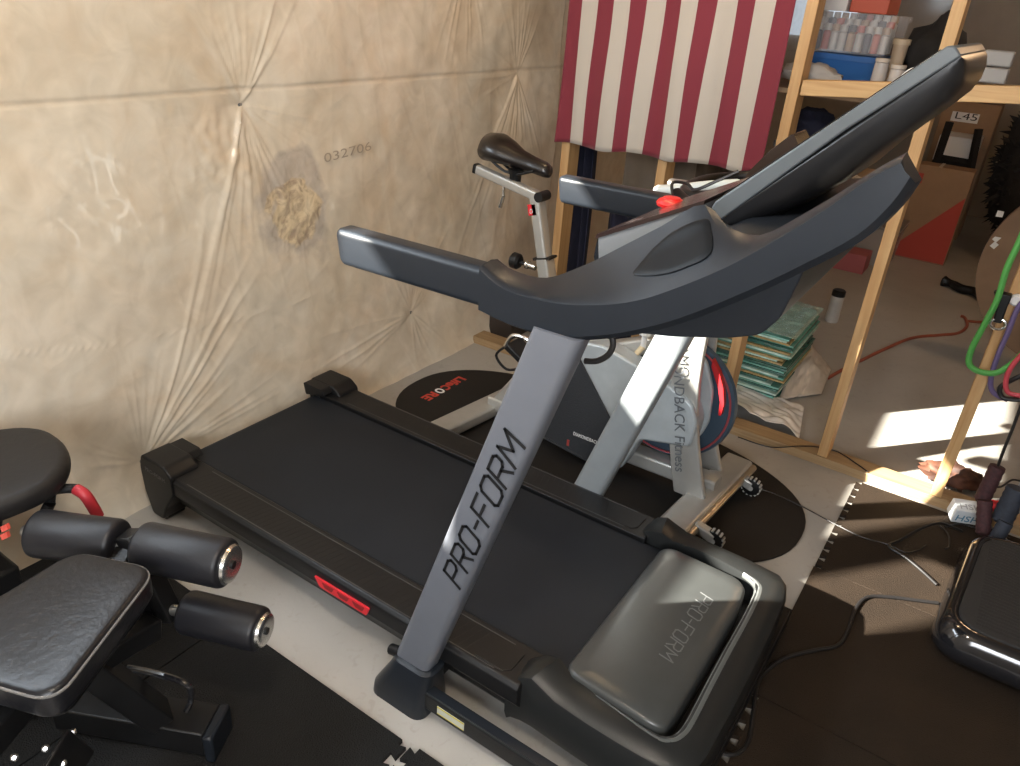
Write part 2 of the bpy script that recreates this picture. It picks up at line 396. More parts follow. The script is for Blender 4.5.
def film_wall():
    y0, y1, z0, z1 = .25, 3.6, 0.0, 1.76; st = .0055
    ny, nz = int((y1 - y0) / st), int((z1 - z0) / st); vs = []; fs = []
    for j in range(nz + 1):
        z = z0 + (z1 - z0) * j / nz
        for i in range(ny + 1):
            y = y0 + (y1 - y0) * i / ny
            e = smooth(0, .05, y - y0) * smooth(0, .05, y1 - y) * smooth(0, .03, z1 - z)
            vs.append((XW + wall_h(y, z) * e, y, z))
    for j in range(nz):
        for i in range(ny):
            a = j * (ny + 1) + i; fs.append((a, a + 1, a + ny + 2, a + ny + 1))
    mb = MB(); mb.v = [Vector(v) for v in vs]; mb.f = fs; mb.mi = [0] * len(fs)
    # flat remainder of the same wall: behind, below and beside the window, and on into the store room
    t = .12
    mb.bx(XW - t, XW, -1.6, .25, 0, 1.76); mb.bx(XW - t, XW, 3.6, 8.3, 0, 1.76); mb.bx(XW - t, XW - .01, .25, 3.6, 0, 1.76)
    mb.bx(XW - t, XW, -1.6, WY0, 1.76, 2.5); mb.bx(XW - t, XW, WY1, 8.3, 1.76, 2.5); mb.bx(XW - t, XW, WY0, WY1, WZ1, 2.5)
    mb.bx(XW - t, XW, WY0, WY1, 1.76, WZ0 + 1e-3)
    me = bpy.data.meshes.new('wall'); me.from_pydata([tuple(v) for v in mb.v], [], mb.f); me.update()
    o = put('wall_left', me, FILM, ang=80); tag(o, kind='structure'); return o
WY0, WY1, WZ0, WZ1 = -.80, 1.22, 1.79, 2.300
film_wall()
def struct(name, mb, m, **k): return tag(mb.build(name, m, **k), kind='structure')
WALLP = mat('far_wall_film', (0.30, 0.22, 0.14), 0.4, noise=.25, nscale=2.5, bump=1.0, bscale=8, coat=.5)
PAINT = mat('concrete_wall', (0.42, 0.38, 0.33), 0.8, noise=.1)
CEIL = mat('joist_ceiling', (0.30, 0.24, 0.17), 0.8, noise=.2)
def floor_mat():
    m = bpy.data.materials.new('concrete_slab'); m.use_nodes = True; nt = m.node_tree; b = nt.nodes['Principled BSDF']; L = nt.links.new; N = nt.nodes.new
    tc = N('ShaderNodeTexCoord')
    def noise(s, d, dist=0):
        n = N('ShaderNodeTexNoise'); n.inputs['Scale'].default_value = s; n.inputs['Detail'].default_value = d; n.inputs['Distortion'].default_value = dist; L(tc.outputs['Object'], n.inputs['Vector']); return n.outputs['Fac']
    r = N('ShaderNodeValToRGB'); r.color_ramp.elements[0].position = .3; r.color_ramp.elements[1].position = .7
    r.color_ramp.elements[0].color = (.335, .315, .285, 1); r.color_ramp.elements[1].color = (.41, .39, .355, 1); L(noise(2.2, 9, .6), r.inputs['Fac'])
    r2 = N('ShaderNodeValToRGB'); r2.color_ramp.elements[0].position = .28; r2.color_ramp.elements[1].position = .42
    r2.color_ramp.elements[0].color = (.90, .89, .88, 1); r2.color_ramp.elements[1].color = (1, 1, 1, 1); L(noise(30, 8, 1), r2.inputs['Fac'])
    x = N('ShaderNodeMix'); x.data_type = 'RGBA'; x.blend_type = 'MULTIPLY'; x.inputs['Factor'].default_value = 1; L(r.outputs[0], x.inputs['A']); L(r2.outputs[0], x.inputs['B'])
    L(x.outputs['Result'], b.inputs['Base Color']); b.inputs['Roughness'].default_value = .5; b.inputs['Specular IOR Level'].default_value = .4
    bp = N('ShaderNodeBump'); bp.inputs['Strength'].default_value = .12; bp.inputs['Distance'].default_value = .005; L(noise(80, 6), bp.inputs['Height']); L(bp.outputs['Normal'], b.inputs['Normal'])
    return m
struct('floor', MB().bx(-2.3, 2.7, -1.7, 8.4, -.1, 0), floor_mat(), smooth=False)
struct('ceiling', MB().bx(-2.3, 2.7, -1.7, 8.4, 2.5, 2.6), CEIL, smooth=False)
struct('wall_back', MB().bx(-2.3, 2.7, -1.7, -1.6, 0, 2.5), PAINT, smooth=False)
struct('wall_right', MB().bx(2.6, 2.7, -1.6, 8.3, 0, 2.5), PAINT, smooth=False)
FW0, FW1 = -2.05, -1.72
mb = MB(); mb.bx(FW1, 2.6, 8.3, 8.4, 0, 2.5); mb.bx(-2.24, FW0, 8.3, 8.4, 0, 2.5); mb.bx(FW0, FW1, 8.3, 8.4, 0, 1.35); mb.bx(FW0, FW1, 8.3, 8.4, 2.1, 2.5)
struct('wall_far', mb, WALLP, smooth=False)
VINW = mat('window_vinyl', (0.75, 0.75, 0.73), .4)
def window(name, mk):
    mb = MB(); mk(mb); return struct(name, mb, VINW, smooth=False)
def wf(mb):
    t = .02; x0, x1 = XW - .09, XW - .05
    mb.bx(x0, x1, WY0, WY1, WZ0, WZ0 + t); mb.bx(x0, x1, WY0, WY1, WZ1 - t * .2, WZ1); mb.bx(x0, x1, WY0, WY0 + t, WZ0, WZ1); mb.bx(x0, x1, WY1 - t, WY1, WZ0, WZ1)
    mb.bx(x0, x1, -.33, -.10, WZ0, WZ1); mb.bx(x0, x1, .60, .64, WZ0, WZ1)  # wide bar is added between the panes to block part of the sun
w1 = window('window_1', wf)
def wf2(mb):
    mb.bx(FW0, FW0 + .03, 8.32, 8.36, 1.35, 2.1); mb.bx(FW1 - .03, FW1, 8.32, 8.36, 1.35, 2.1); mb.bx(FW0, FW1, 8.32, 8.36, 1.35, 1.38); mb.bx(FW0, FW1, 8.32, 8.36, 2.07, 2.1)
window('window_2', wf2)

# stapled film heads on the wall
for (sy, sz, a), lb in zip(STAPLES[:3], ('washer high on the tan film, just under the seam', 'washer low on the tan film, left of the treadmill', 'washer low on the tan film, above the oval mat')):
    x = XW + wall_h(sy, sz) + .003
    s = thing('cap_nail', (x, sy, sz), 'small grey round ' + lb, 'nail', 'cap nails in the wall film')
    MB().lathe((x - .004, sy, sz), (1, 0, 0), [(0, .010), (.003, .010), (.005, .006)], seg=14).build('washer', mat('nail_cap', (.2, .2, .2), .4, metal=.6), s)
    MB().lathe((x, sy, sz), (1, 0, 0), [(0, .004), (.003, .004), (.004, .002)], seg=10).build('nail_head', STEEL, s)
wl = [o for o in COL.objects if o.name == 'wall_left'][0]
q0, q1 = at(324, 163, 'x', XW + .06), at(371, 150, 'x', XW + .06)
text('stamped_number', '032706', (q0.x, q0.y, q0.z), (q1 - q0), (0, 0, 1), .046, mat('film_stamp_ink', (.38, .32, .25), .6), wl, width=(q1 - q0).length, depth=.0002)

# ================================================================ TREADMILL
TM = thing('treadmill', (-1.1, 1.45, 0), 'large black treadmill with grey uprights and tilted screen, standing against the tan film wall', 'treadmill')
yl0, yl1, yr0, yr1 = 1.055, 1.175, 1.725, 1.845
# side rails: flat foot surface, chamfered outer skirt
def rail(y_out, y_in, front, name='side_rail'):
    s = 1 if y_in > y_out else -1
    prof = [(y_out + s * .010, .205), (y_in, .205), (y_in, .12), (y_in - s * .02, .07), (y_out + s * .055, .055), (y_out + s * .045, .085), (y_out, .150), (y_out, .195)]
    return MB().prism(prof, 'x', -1.93, front).build(name, BLK, TM, bevel=.003)
rl = rail(yl0, yl1, -.585); rr = rail(yr1, yr0, -.585)
# grip ribs on the foot rails
for y0, y1, par in ((yl0, yl1, rl), (yr0, yr1, rr)):
    g = MB()
    for k in range(54):
        x = -1.80 + k * .0200
        g.box((x, (y0 + y1) / 2, .2050), (.0018, .080, .0008), rot=Matrix.Rotation(math.radians(-14 if par is rl else 14), 3, 'Z'))
    g.build('grip_ribs', BLK, par, smooth=False)
    MB().bx(-1.80, -.66, y0 + .014, y0 + .0165, .2045, .2056).bx(-1.80, -.66, y1 - .0165, y1 - .014, .2045, .2056).build('groove_line', mat('groove_line', (.05, .05, .052), .4), par, smooth=False)
    tr = MB(); sgn = 1
    tr.tube([(-.72, y0 + .02, .2058), (-.64, y0 + .02, .2058), (-.625, y0 + .035, .2058), (-.625, y1 - .03, .2058)], .0016, 6)
    tr.build('groove_corner', BLK, par)
# red badge in the outer skirt of the near rail: three slots
bd = MB(); 
bd.prism(rpoly([(-1.235, .176), (-1.035, .176), (-1.045, .147), (-1.215, .147)], .006), 'y', 1.0505, 1.056)
badge = bd.build('red_badge', RED, rl, bevel=.001)
b2 = MB()
for k in range(3):
    x = -1.205 + k * .055
    b2.prism(rpoly([(x, .170), (x + .045, .170), (x + .037, .155), (x + .012, .155)], .004), 'y', 1.0490, 1.0512)
b2.build('badge_slots', mat('dark_red', (.22, .01, .012), .5), badge, smooth=False)
# belt loop over deck and roller
prof = [(-.50, .193), (-1.94, .193)] + [(-1.94 - .030 * math.sin(a), .163 + .030 * math.cos(a)) for a in [PI * k / 10 for k in range(1, 10)]] + [(-1.94, .133), (-.50, .133)]
MB().prism(prof, 'y', yl1 + .006, yr0 - .006).build('running_belt', BELT, TM)
MB().bx(-1.9, -.5, yl1 - .01, yr0 + .01, .14, .185).build('deck_board', BLK, TM, smooth=False)
MB().lathe((-1.94, yl1 - .01, .163), (0, 1, 0), [(0, .026), (.57, .026)]).build('rear_roller', STEEL, TM)
# rear end caps
def cap(y0, y1, yi):
    pr = rpoly([(-2.0, .238), (-1.885, .238), (-1.85, .212), (-1.85, .15), (-1.905, .075), (-1.93, .02), (-1.985, .02), (-2.01, .10), (-2.015, .19)], .012)
    m = MB().prism(pr, 'y', y0, y1)
    c = m.build('rear_end_cap', BLK, TM, bevel=.006, seg=3)
    a, b = min(yi, y1 if yi < y0 else y0), max(yi, y1 if yi < y0 else y0)
    if yi > y1: a, b = y1, yi
    if yi < y0: a, b = yi, y0
    MB().prism(rpoly([(-1.995, .236), (-1.90, .236), (-1.885, .215), (-1.985, .19)], .006), 'y', a - .002, b + .002).build('cap_lip', BLK, c, bevel=.003)
    MB().prism([(-1.955 + .022 * math.cos(t), .022 + .022 * math.sin(t)) for t in [2 * PI * k / 18 for k in range(18)]], 'y', y0 + .02, y1 - .02).build('foot_wheel', BLK, c)
    return c
c1 = cap(1.050, 1.150, 1.19); cap(1.750, 1.850, 1.71)
text('cap_lettering', 'PRO-FORM', (-1.985, 1.0495, .188), (1, 0, -.05), (0, 0, 1), .020, mat('faint_lettering', (.06, .06, .06), .3), c1, width=.10)
# base frame, both sides, from boots to nose
for y0, y1 in ((.998, 1.028), (1.873, 1.903)):
    bf = MB(); bf.bx(-.86, -.20, y0, y1, .030, .085); bfo = bf.build('base_rail', BLK, TM, bevel=.006)
    MB().bx(-.84, -.205, y0 + .003, y1 - .003, .085, .0885).build('rail_edge', BLK2, bfo, smooth=False)
    if y0 < 1.5:
        MB().bx(-.765, -.685, y0 - .0012, y0, .045, .070).build('warning_label', mat('pale_label', (.45, .45, .38), .5), bfo, smooth=False)
        MB().bx(-.765, -.685, y0 - .0016, y0 - .0010, .0655, .070).bx(-.765, -.685, y0 - .0016, y0 - .0010, .045, .0475).build('label_band', mat('yellow_print', (.5, .42, .05), .5), bfo, smooth=False)
MB().bx(-.2, -.165, 1.03, 1.87, .03, .075).build('cross_member', BLK, TM, bevel=.004)
MB().bx(-.86, -.82, 1.03, 1.87, .05, .09).build('cross_member', BLK, TM, bevel=.004)
MB().bx(-.80, -.24, 1.10, 1.80, .07, .14).build('lift_frame', BLK, TM, bevel=.004)
# motor hood: U shaped shell around a raised panel
def hood():
    pairs = [((-.618, 1.062), (-.618, 1.138)), ((-.612, 1.070), (-.606, 1.150)), ((-.590, 1.076), (-.572, 1.158)), ((-.566, 1.078), (-.540, 1.160)), ((-.50, 1.074), (-.500, 1.152)),
             ((-.42, 1.070), (-.43, 1.139)), ((-.333, 1.068), (-.35, 1.131)), ((-.26, 1.070), (-.280, 1.127)), ((-.205, 1.080), (-.255, 1.138)), ((-.180, 1.105), (-.242, 1.160)), ((-.172, 1.15), (-.238, 1.20)),
             ((-.168, 1.30), (-.241, 1.33)), ((-.168, 1.45), (-.243, 1.45)), ((-.170, 1.60), (-.244, 1.60)), ((-.178, 1.75), (-.248, 1.70)), ((-.190, 1.800), (-.262, 1.735)), ((-.215, 1.828), (-.300, 1.752)),
             ((-.30, 1.838), (-.37, 1.762)), ((-.42, 1.842), (-.45, 1.765)), ((-.50, 1.842), (-.510, 1.752)), ((-.566, 1.840), (-.545, 1.740)), ((-.595, 1.838), (-.580, 1.742)), ((-.612, 1.832), (-.606, 1.752)), ((-.622, 1.818), (-.622, 1.768))]
    rings = []
    for k, (o, i) in enumerate(pairs):
        o, i = Vector(o), Vector(i); d = (i - o); L = d.length; d /= L
        rise = .026 * math.exp(-((o.x + .570) / .045) ** 2)
        edge = {0: .05, 1: .022, 2: .006}.get(min(k, len(pairs) - 1 - k), 0)
        zo, zi = .205 + rise - edge, .217 + rise * .9 - edge
        def P(q, z): return (q.x, q.y, z)
        rings.append([P(o + d * .012, .065), P(o, .10), P(o - d * .002, zo - .020), P(o + d * .003, zo - .005), P(o + d * .010, zo), P(o + d * L * .5, (zo + zi) / 2 + .003), P(i - d * .012, zi + .001), P(i, zi - .001), P(i + d * .002, zi - .010), P(i, .10)])
    return MB().loft(rings).build('motor_hood', HOODM, TM, ang=32)
hd = hood()
# bright bevel that runs round the front of the recess
ch = spline([(-.43, 1.139, .2165), (-.35, 1.1315, .2165), (-.280, 1.128, .2165), (-.253, 1.140, .2165), (-.2405, 1.165, .2165), (-.237, 1.21, .2165), (-.240, 1.33, .2165), (-.242, 1.45, .2165), (-.243, 1.60, .2165), (-.249, 1.70, .2165), (-.264, 1.734, .2165), (-.30, 1.751, .2165)], 5)
nn = len(ch); CR = []
for k, p in enumerate(ch):
    t = (ch[min(k + 1, nn - 1)] - ch[max(k - 1, 0)]); t.z = 0; t.normalize(); n = Vector((t.y, -t.x, 0))   # outward
    if n.dot(p - Vector((-.45, 1.45, p.z))) < 0: n = -n
    w = .002 + .012 * smooth(0, .25, k / nn) * smooth(1, .85, k / nn)
    CR.append([p + n * w + Vector((0, 0, .0012)), p + n * w * .5 + Vector((0, 0, .0022)), p - n * .004 + Vector((0, 0, -.004)), p - n * .004 + Vector((0, 0, -.012)), p + n * w + Vector((0, 0, -.004))])
MB().loft(CR).build('recess_bevel', mat('bevel_satin', (.085, .09, .088), .34), hd)
MB().prism([(-.62, 1.15), (-.25, 1.13), (-.24, 1.70), (-.62, 1.75)], 'z', .07, .150).build('motor_cover_floor', BLK, hd, smooth=False)
# raised grey panel
pp = [(-.520, 1.165), (-.500, 1.146), (-.300, 1.138), (-.268, 1.150), (-.264, 1.19), (-.263, 1.62), (-.272, 1.690), (-.300, 1.712), (-.500, 1.712), (-.522, 1.690)]
pr = rpoly(pp, [.02, .02, .03, .02, .02, .03, .03, .03, .02, .02], 6)
def phz(x, y): return .232 - .012 * ((x + .40) / .14) ** 2 * (1 if x > -.40 else .35)
c = Vector((-.39, 1.43)); rings = []
for off, dz in ((.0, -.080), (0, -.008), (.003, -.003), (.008, 0), (.04, 0), (.08, 0), (.115, 0)):
    R = []
    for p in pr:
        d = Vector(p) - c; q = c + Vector((d.x * (1 - off / .14), d.y * (1 - off / .28))); R.append((q.x, q.y, phz(q.x, q.y) + dz))
    rings.append(R)
hp = MB().loft(rings).build('hood_panel', HOODP, hd, ang=40)
strokes('panel_lettering', 'PRO-FORM', (-.362, 1.585, .2318), (0, -1, 0), (1, 0, -.10), .036, .27, .0030, mat('panel_letter_grey', (.13, .135, .135), .4), hp, thick=.0010)

# boots and uprights
SL = (-.555 + .864) / (1.09 - .11)
def upright(yc, m, far):
    yb = yc
    bt = MB(); rings = []
    for z, a, b, dx in ((0, .098, .070, 0), (.03, .096, .068, .002), (.10, .075, .052, .022), (.135, .070, .047, .032), (.14, .062, .040, .034)):
        rings.append([(-.885 + dx + p[0] * 1, yb + p[1], z) for p in rrect(a * 2 * .86, b * 2 * .86, .03)])
    bt.loft(rings); bo = bt.build('boot', BLK2, TM)
    MB().lathe((-.935, yb - .012, .125), (1, 0, .3), [(0, .014), (.04, .014)], seg=12).build('boot_bolt', BLK, bo)
    rings = []
    for z in (.085, .30, .60, .90, 1.10):
        x = -.872 + (z - .085) * SL
        w = .104 - .007 * z; rings.append([(x - .005 + p[0], yb + p[1], z) for p in rrect(w, .056, .018)])
    u = MB().loft(rings).build('upright', m, TM, ang=50)
    return u
u1 = upright(1.035, UPR, False); u2 = upright(1.865, UPRS, True)
# brand lettering climbing the near upright
o = Vector((-.768, 1.0032, .458)); rd = Vector((SL, 0, 1)); ud = Vector((-1, 0, SL))
strokes('brand_lettering', 'PRO-FORM', Vector((-.721, 1.0035, .458)), rd, ud, .050, .44, .0062, INK, u1, shear=.25, thick=-.001)
# handrails
def handrail(yc, dx=0, dz=0):
    rings = []
    for t, hk, wk in ((0, .70, .62), (.006, .90, .85), (.02, .985, .97), (.04, 1, 1), (.3, 1, 1), (.6, 1, 1), (.9, 1, 1), (1.0, 1, 1)):
        x = -1.072 + t * .374 + dx * (1 - t); zc = 1.127 + t * .006 + dz; hh = .0365 * hk; w = .025 * wk
        rings.append([(x - p[1] * .16, yc + p[0], zc + p[1]) for p in rrect(w * 2, hh * 2, min(w, hh) * .55)])
    return MB().loft(rings).build('handrail', BLK2, TM, ang=60)
YA = 1.02
h1 = handrail(YA + .027); h2 = handrail(1.88 - .035, .03, -.007)
# console arms
ESt = [(-.720, 1.173), (-.665, 1.150), (-.571, 1.152), (-.487, 1.172), (-.428, 1.195), (-.376, 1.226), (-.305, 1.277), (-.248, 1.328), (-.197, 1.378), (-.155, 1.425), (-.124, 1.452)]
LSt = [(-.718, 1.090), (-.640, 1.082), (-.545, 1.092), (-.465, 1.120), (-.400, 1.152), (-.340, 1.190), (-.264, 1.248), (-.205, 1.298), (-.150, 1.350), (-.122, 1.395), (-.110, 1.430)]
ISt = [(-.720, 1.174, .057), (-.690, 1.158, .068), (-.640, 1.150, .098), (-.575, 1.186, .115), (-.508, 1.236, .120), (-.450, 1.280, .122), (-.388, 1.326, .124), (-.312, 1.292, .105), (-.222, 1.362, .065), (-.155, 1.426, .045), (-.124, 1.454, .04)]
def arm(y_out, s, name='console_arm', n_=None):
    rings = []
    E = spline([(a, 0, b) for a, b in ESt], 4); Lw = spline([(a, 0, b) for a, b in LSt], 4); I = spline([(a, c_, b) for a, b, c_ in ISt], 4)
    for e, l, i in list(zip(E, Lw, I))[:n_]:
        def P(x, y, z): return (x, y_out + s * y, z)
        w = i.y
        th = (e - l)
        rings.append([P(l.x + .006, .012, l.z - .002), P(l.x, 0, l.z + .006), P(e.x * .5 + l.x * .5, -.002, e.z * .5 + l.z * .5), P(e.x, -.001, e.z - .002), P(e.x, .003, e.z + .0015),
                      P(e.x * .8 + i.x * .2, w * .22, e.z * .8 + i.z * .2 + .004), P(e.x * .45 + i.x * .55, w * .6, e.z * .45 + i.z * .55 + .006), P(i.x, w * .93, i.z + .002), P(i.x + .004, w, i.z - .006),
                      P(l.x * .6 + i.x * .4, w, l.z * .75 + i.z * .25), P(l.x + .01, w * .8, l.z)])
    return MB().loft(rings)  .build(name, BLK2, TM, ang=30)
a1 = arm(YA - .005, 1); a2 = arm(1.885, -1, n_=25)
# console body between arms
body = [(-.600, 1.120), (-.590, 1.085), (-.50, 1.085), (-.40, 1.105), (-.31, 1.130), (-.262, 1.150), (-.238, 1.185), (-.222, 1.262), (-.225, 1.295), (-.36, 1.285)]
cb = MB().prism(rpoly(body, .012, 3), 'y', 1.125, 1.775).build('console_body', BLK2, TM, bevel=.006)
def deckz(x): return 1.192 + (x + .636) * .53
def deckpt(x, y, o=.0): return (x, y, deckz(x) + o)
DG = mat('deck_silver', (.19, .20, .21), .4)
pod = [(-.636, 1.190), (-.632, 1.196), (-.44, deckz(-.44)), (-.44, 1.16), (-.58, 1.10), (-.622, 1.105)]
pd_ = MB().prism(pod, 'y', 1.28, 1.66).build('control_deck', DG, TM, bevel=.003)
MB().prism([(-.6365, 1.185), (-.6365, 1.192), (-.640, 1.15), (-.625, 1.105), (-.622, 1.105)], 'y', 1.282, 1.658).build('deck_back', BLK2, pd_, smooth=False)
cp = MB().prism([(-.640, 1.1885), (-.636, 1.1975), (-.44, deckz(-.44) + .004), (-.44, deckz(-.44) - .004), (-.636, 1.1885)], 'y', 1.276, 1.664).build('control_panel', mat('brown_black_gloss', (.030, .018, .016), .22, coat=.2), pd_, smooth=False)
bt = MB()
for (x, y) in ((-.610, 1.36), (-.590, 1.335)):
    bt.box(deckpt(x, y, .0050), (.006, .026, .0006), rot=Matrix.Rotation(-math.atan(.513), 3, 'Y')); bt.box(deckpt(x + .012, y, .0050), (.003, .018, .0006), rot=Matrix.Rotation(-math.atan(.513), 3, 'Y'))
bt.build('key_print', mat('grey_print', (.35, .3, .3), .5), cp, smooth=False)
# red safety key with clip cord
kc = at(655, 214, 'z', deckz(-.655) + .022)
kc = Vector(deckpt(-.600, 1.535, .014))
kk = MB(); kk.lathe(kc - Vector((0, 0, .012)), (0, 0, 1), [(0, .030), (.006, .032), (.012, .028), (.015, .020), (.018, .018), (.019, .010)], seg=20)
key = kk.build('safety_key', mat('key_red', (.80, .02, .02), .35), TM)
MB().tube(spline([kc + Vector((0, 0, .012)), kc + Vector((-.012, .02, .032)), kc + Vector((.01, .045, .030)), kc + Vector((.035, .03, .024)), kc + Vector((.07, .04, .045)), kc + Vector((.11, .06, .072))], 6), .0035, 7).build('key_cord', CORD, key)
# gloss inset on the near arm beside the screen foot
from mathutils.bvhtree import BVHTree
def on_surface(o, px, py, lift=.0015):
    if not hasattr(on_surface, o.name):
        M_ = world_of(o); me_ = o.data
        setattr(on_surface, o.name, BVHTree.FromPolygons([M_ @ v.co for v in me_.vertices], [tuple(p.vertices) for p in me_.polygons]))
    h, n, i_, d_ = getattr(on_surface, o.name).ray_cast(CAM, ray(px, py))
    if h is None: return None
    if n.dot(ray(px, py)) > 0: n = -n
    return h + n * lift
def armins(yo, s):
    ol = spline([(634.3, 275.4, 0), (640, 265.4, 0), (657.6, 245.4, 0), (677.6, 230, 0), (705, 219.5, 0), (711, 228, 0), (711, 254, 0), (684.3, 268.7, 0), (659.9, 275.4, 0)], 4, closed=True)
    c_ = Vector((680, 250, 0)); rings = []
    for k, lf in ((1, -.002), (1, .002), (.95, .003), (.75, .003), (.5, .003), (.25, .003), (.04, .003)):
        R = [on_surface(a1, (c_ + (p - c_) * k).x, (c_ + (p - c_) * k).y, lf) for p in ol]
        if any(q is None for q in R): continue
        rings.append(R)
    return MB().loft(rings).build('arm_inset', mat('inset_dark_gloss', (.004, .005, .0065), .45, spec=.15), a1)
armins(YA - .005, 1)
# screen and its neck
ex = Vector((.239, 0, .198)).normalized(); en = Vector((.198, 0, -.239)).normalized()    # along the screen, out of its back
S0 = Vector((-.352, 0, 1.374)); SLn = .306
ys0, ys1 = 1.275, 1.645
def sp(u, v, y): q = S0 + ex * u + en * v; return (q.x, y, q.z)
def pxz(px, py, yy=1.28): q = at(px, py, 'y', yy); return (q.x, q.z)
fr = [pxz(712, 207), pxz(716, 201), pxz(948, 45.5), pxz(956, 46), pxz(962, 56), pxz(846, 130), pxz(717, 223)]
sf = MB().prism(fr, 'y', ys0, ys1).build('screen', mat('screen_side_grey', (.075, .085, .092), .42, noise=.06, bump=.03, bscale=600), TM, bevel=.003)
a_, b_ = Vector(pxz(722, 196)), Vector(pxz(940, 50.5)); n_ = Vector((-(b_ - a_).y, (b_ - a_).x)).normalized() * .0015
MB().prism([tuple(a_ + n_), tuple(b_ + n_), tuple(b_ - n_ * 2), tuple(a_ - n_ * 2)], 'y', ys0 + .015, ys1 - .015).build('screen_glass', GLOSS, sf, smooth=False)
sec = [pxz(718, 222), pxz(737, 232), pxz(799, 208), pxz(839, 186), pxz(870, 160), pxz(905, 135), pxz(930, 117), pxz(948, 103), pxz(960, 88), pxz(965, 74), pxz(965, 62), pxz(961, 56), pxz(950, 62), pxz(846, 126)]
sec = [Vector(p) for p in sec]; l0, l1 = Vector(pxz(717, 222)), Vector(pxz(962, 56))
rings = []
for y, k in ((ys0 + .003, .05), (ys0 + .006, .45), (ys0 + .014, .75), (ys0 + .030, .93), (ys0 + .06, 1.0), (ys1 - .06, 1.0), (ys1 - .03, .93), (ys1 - .014, .75), (ys1 - .003, .1)):
    R = []
    for p in sec:
        ab = l1 - l0; t = max(0, min(1, (p - l0).dot(ab) / ab.length_squared)); f = l0 + ab * t; R.append(f + (p - f) * k)
    rings.append([(p.x, y, p.y) for p in R])
MB().loft(rings).build('screen_back', mat('screen_back_black', (.008, .008, .009), .30), sf, ang=60)
nk = []
for (px, py, w) in ((700, 266, .20), (735, 250, .19), (765, 236, .17), (790, 222, .14)):
    a = at(px, py, 'y', 1.25); nk.append([(a.x + p[0], 1.45 + p[1], a.z - .015 + p[0] * -.3) for p in rrect(.09, w * 2, .03)])
MB().loft(nk).build('screen_neck', BLK, TM, ang=60)
# base collar where the screen hub meets the console
MB().lathe((-.362, 1.14, 1.245), (0, 1, 0), [(0, .024), (.004, .030), (.57, .030), (.60, .030), (.605, .024)], seg=24).build('screen_hinge', BLK, TM)
# tray rim behind the screen
MB().loft([[(x, y, z) for y, z in ((1.15, zz), (1.74, zz), (1.74, zz - .02), (1.15, zz - .02))] for x, zz in ((-.36, 1.285), (-.28, 1.30), (-.23, 1.30))]).build('console_top', BLK2, TM, bevel=.004)
MB().tube(spline([at(px, py, 'y', 1.09) for px, py in ((611, 333), (613, 345), (608, 355), (597, 361), (585, 361))], 6), .0055, 10).build('console_cable', CORD, TM)

# ============================================================= OVAL MAT + BIKE
def superell(cx, cy, a, b, e, n=72):
    return [(cx + a * math.copysign(abs(math.cos(t)) ** (2 / e), math.cos(t)), cy + b * math.copysign(abs(math.sin(t)) ** (2 / e), math.sin(t))) for t in [2 * PI * k / n for k in range(n)]]
mo = thing('bike_mat', (-1.1, 2.32, 0), 'black oval floor mat with red lettering lying under the exercise bike', 'mat')
MB().prism(superell(-1.11, 2.33, .862, .44, 2.35), 'z', .0, .006).build('mat_sheet', RUBW, mo, bevel=.002)
o0 = Vector((-1.855, 2.50, .0063))
wd = [('Life', 0, .105, RED), ('C', .108, .036, RED), ('O', .150, .038, WHITE), ('RE', .195, .075, RED)]
REDI = mat('red_ink', (.50, .05, .03), .6)
for s, x, w, m_ in wd:
    text('mat_lettering', s, o0 + Vector((0, -x, 0)), (0, -1, 0), (1, 0, 0), .062, REDI if m_ is RED else WHITE, mo, width=w, depth=.0003, bold=.0022)

BK = thing('exercise_bike', (-1.1, 2.3, 0), 'silver and black indoor exercise bike with black saddle behind the treadmill', 'exercise bike')
yb = 2.315; SILV = mat('bike_silver_paint', (.46, .455, .43), .36, metal=.5, noise=.08); 
def beamb(name, p0, p1, w, h, m, par=BK, r=.012, bev=0):
    p0, p1 = Vector(p0), Vector(p1); t = (p1 - p0).normalized(); s = t.cross(Vector((0, 0, 1)))
    if s.length < .1: s = Vector((0, 1, 0))
    s.normalize(); u = s.cross(t)
    return MB().loft([[q + s * a + u * b for a, b in rrect(w, h, r)] for q in (p0, p1)]).build(name, m, par, ang=50)
rb = beamb('rear_foot', (-1.585, 1.995, .045), (-1.50, 2.66, .045), .095, .052, SILV)
beamb('rear_foot_cap', (-1.583, 1.985, .045), (-1.5835, 1.998, .045), .097, .054, mat('cap_light', (.6, .6, .58), .4), rb)
ff = beamb('front_foot', (-.598, 2.010, .055), (-.562, 2.56, .055), .105, .055, SILV)
MB().tube([(-.540, 2.012, .060), (-.504, 2.555, .060)], .014, 12).build('foot_tube', mat('foot_tube_warm', (.55, .47, .36), .3, metal=.8), ff)
beamb('main_beam', (-1.54, yb, .075), (-.56, yb, .085), .075, .060, SILV)
for y in (2.075, 2.46):
    w = thing('x', (0, 0, 0), None, None); bpy.data.objects.remove(w)
    br = MB().box((-.509, y, .055), (.075, .035, .035), rot=Matrix.Rotation(math.radians(15), 3, 'Y')).build('wheel_bracket', SILV, ff, bevel=.006)
    wm = MB(); wm.lathe((-.474, y - .014, .040), (0, 1, 0), [(0, .024), (.004, .033), (.024, .033), (.028, .024)], seg=26).build('transport_wheel', BLK, ff)
    rg = MB()
    for k in range(14):
        a = 2 * PI * k / 14; rg.box((-.474 + .034 * math.cos(a), y, .041 + .034 * math.sin(a)), (.005, .022, .007), rot=Matrix.Rotation(-a, 3, 'Y'))
    rg.lathe((-.474, y - .017, .040), (0, 1, 0), [(0, .010), (.034, .010)], seg=12)
    rg.build('wheel_grip', mat('wheel_grey', (.40, .40, .38), .5), ff)
    if y < 2.2: pass
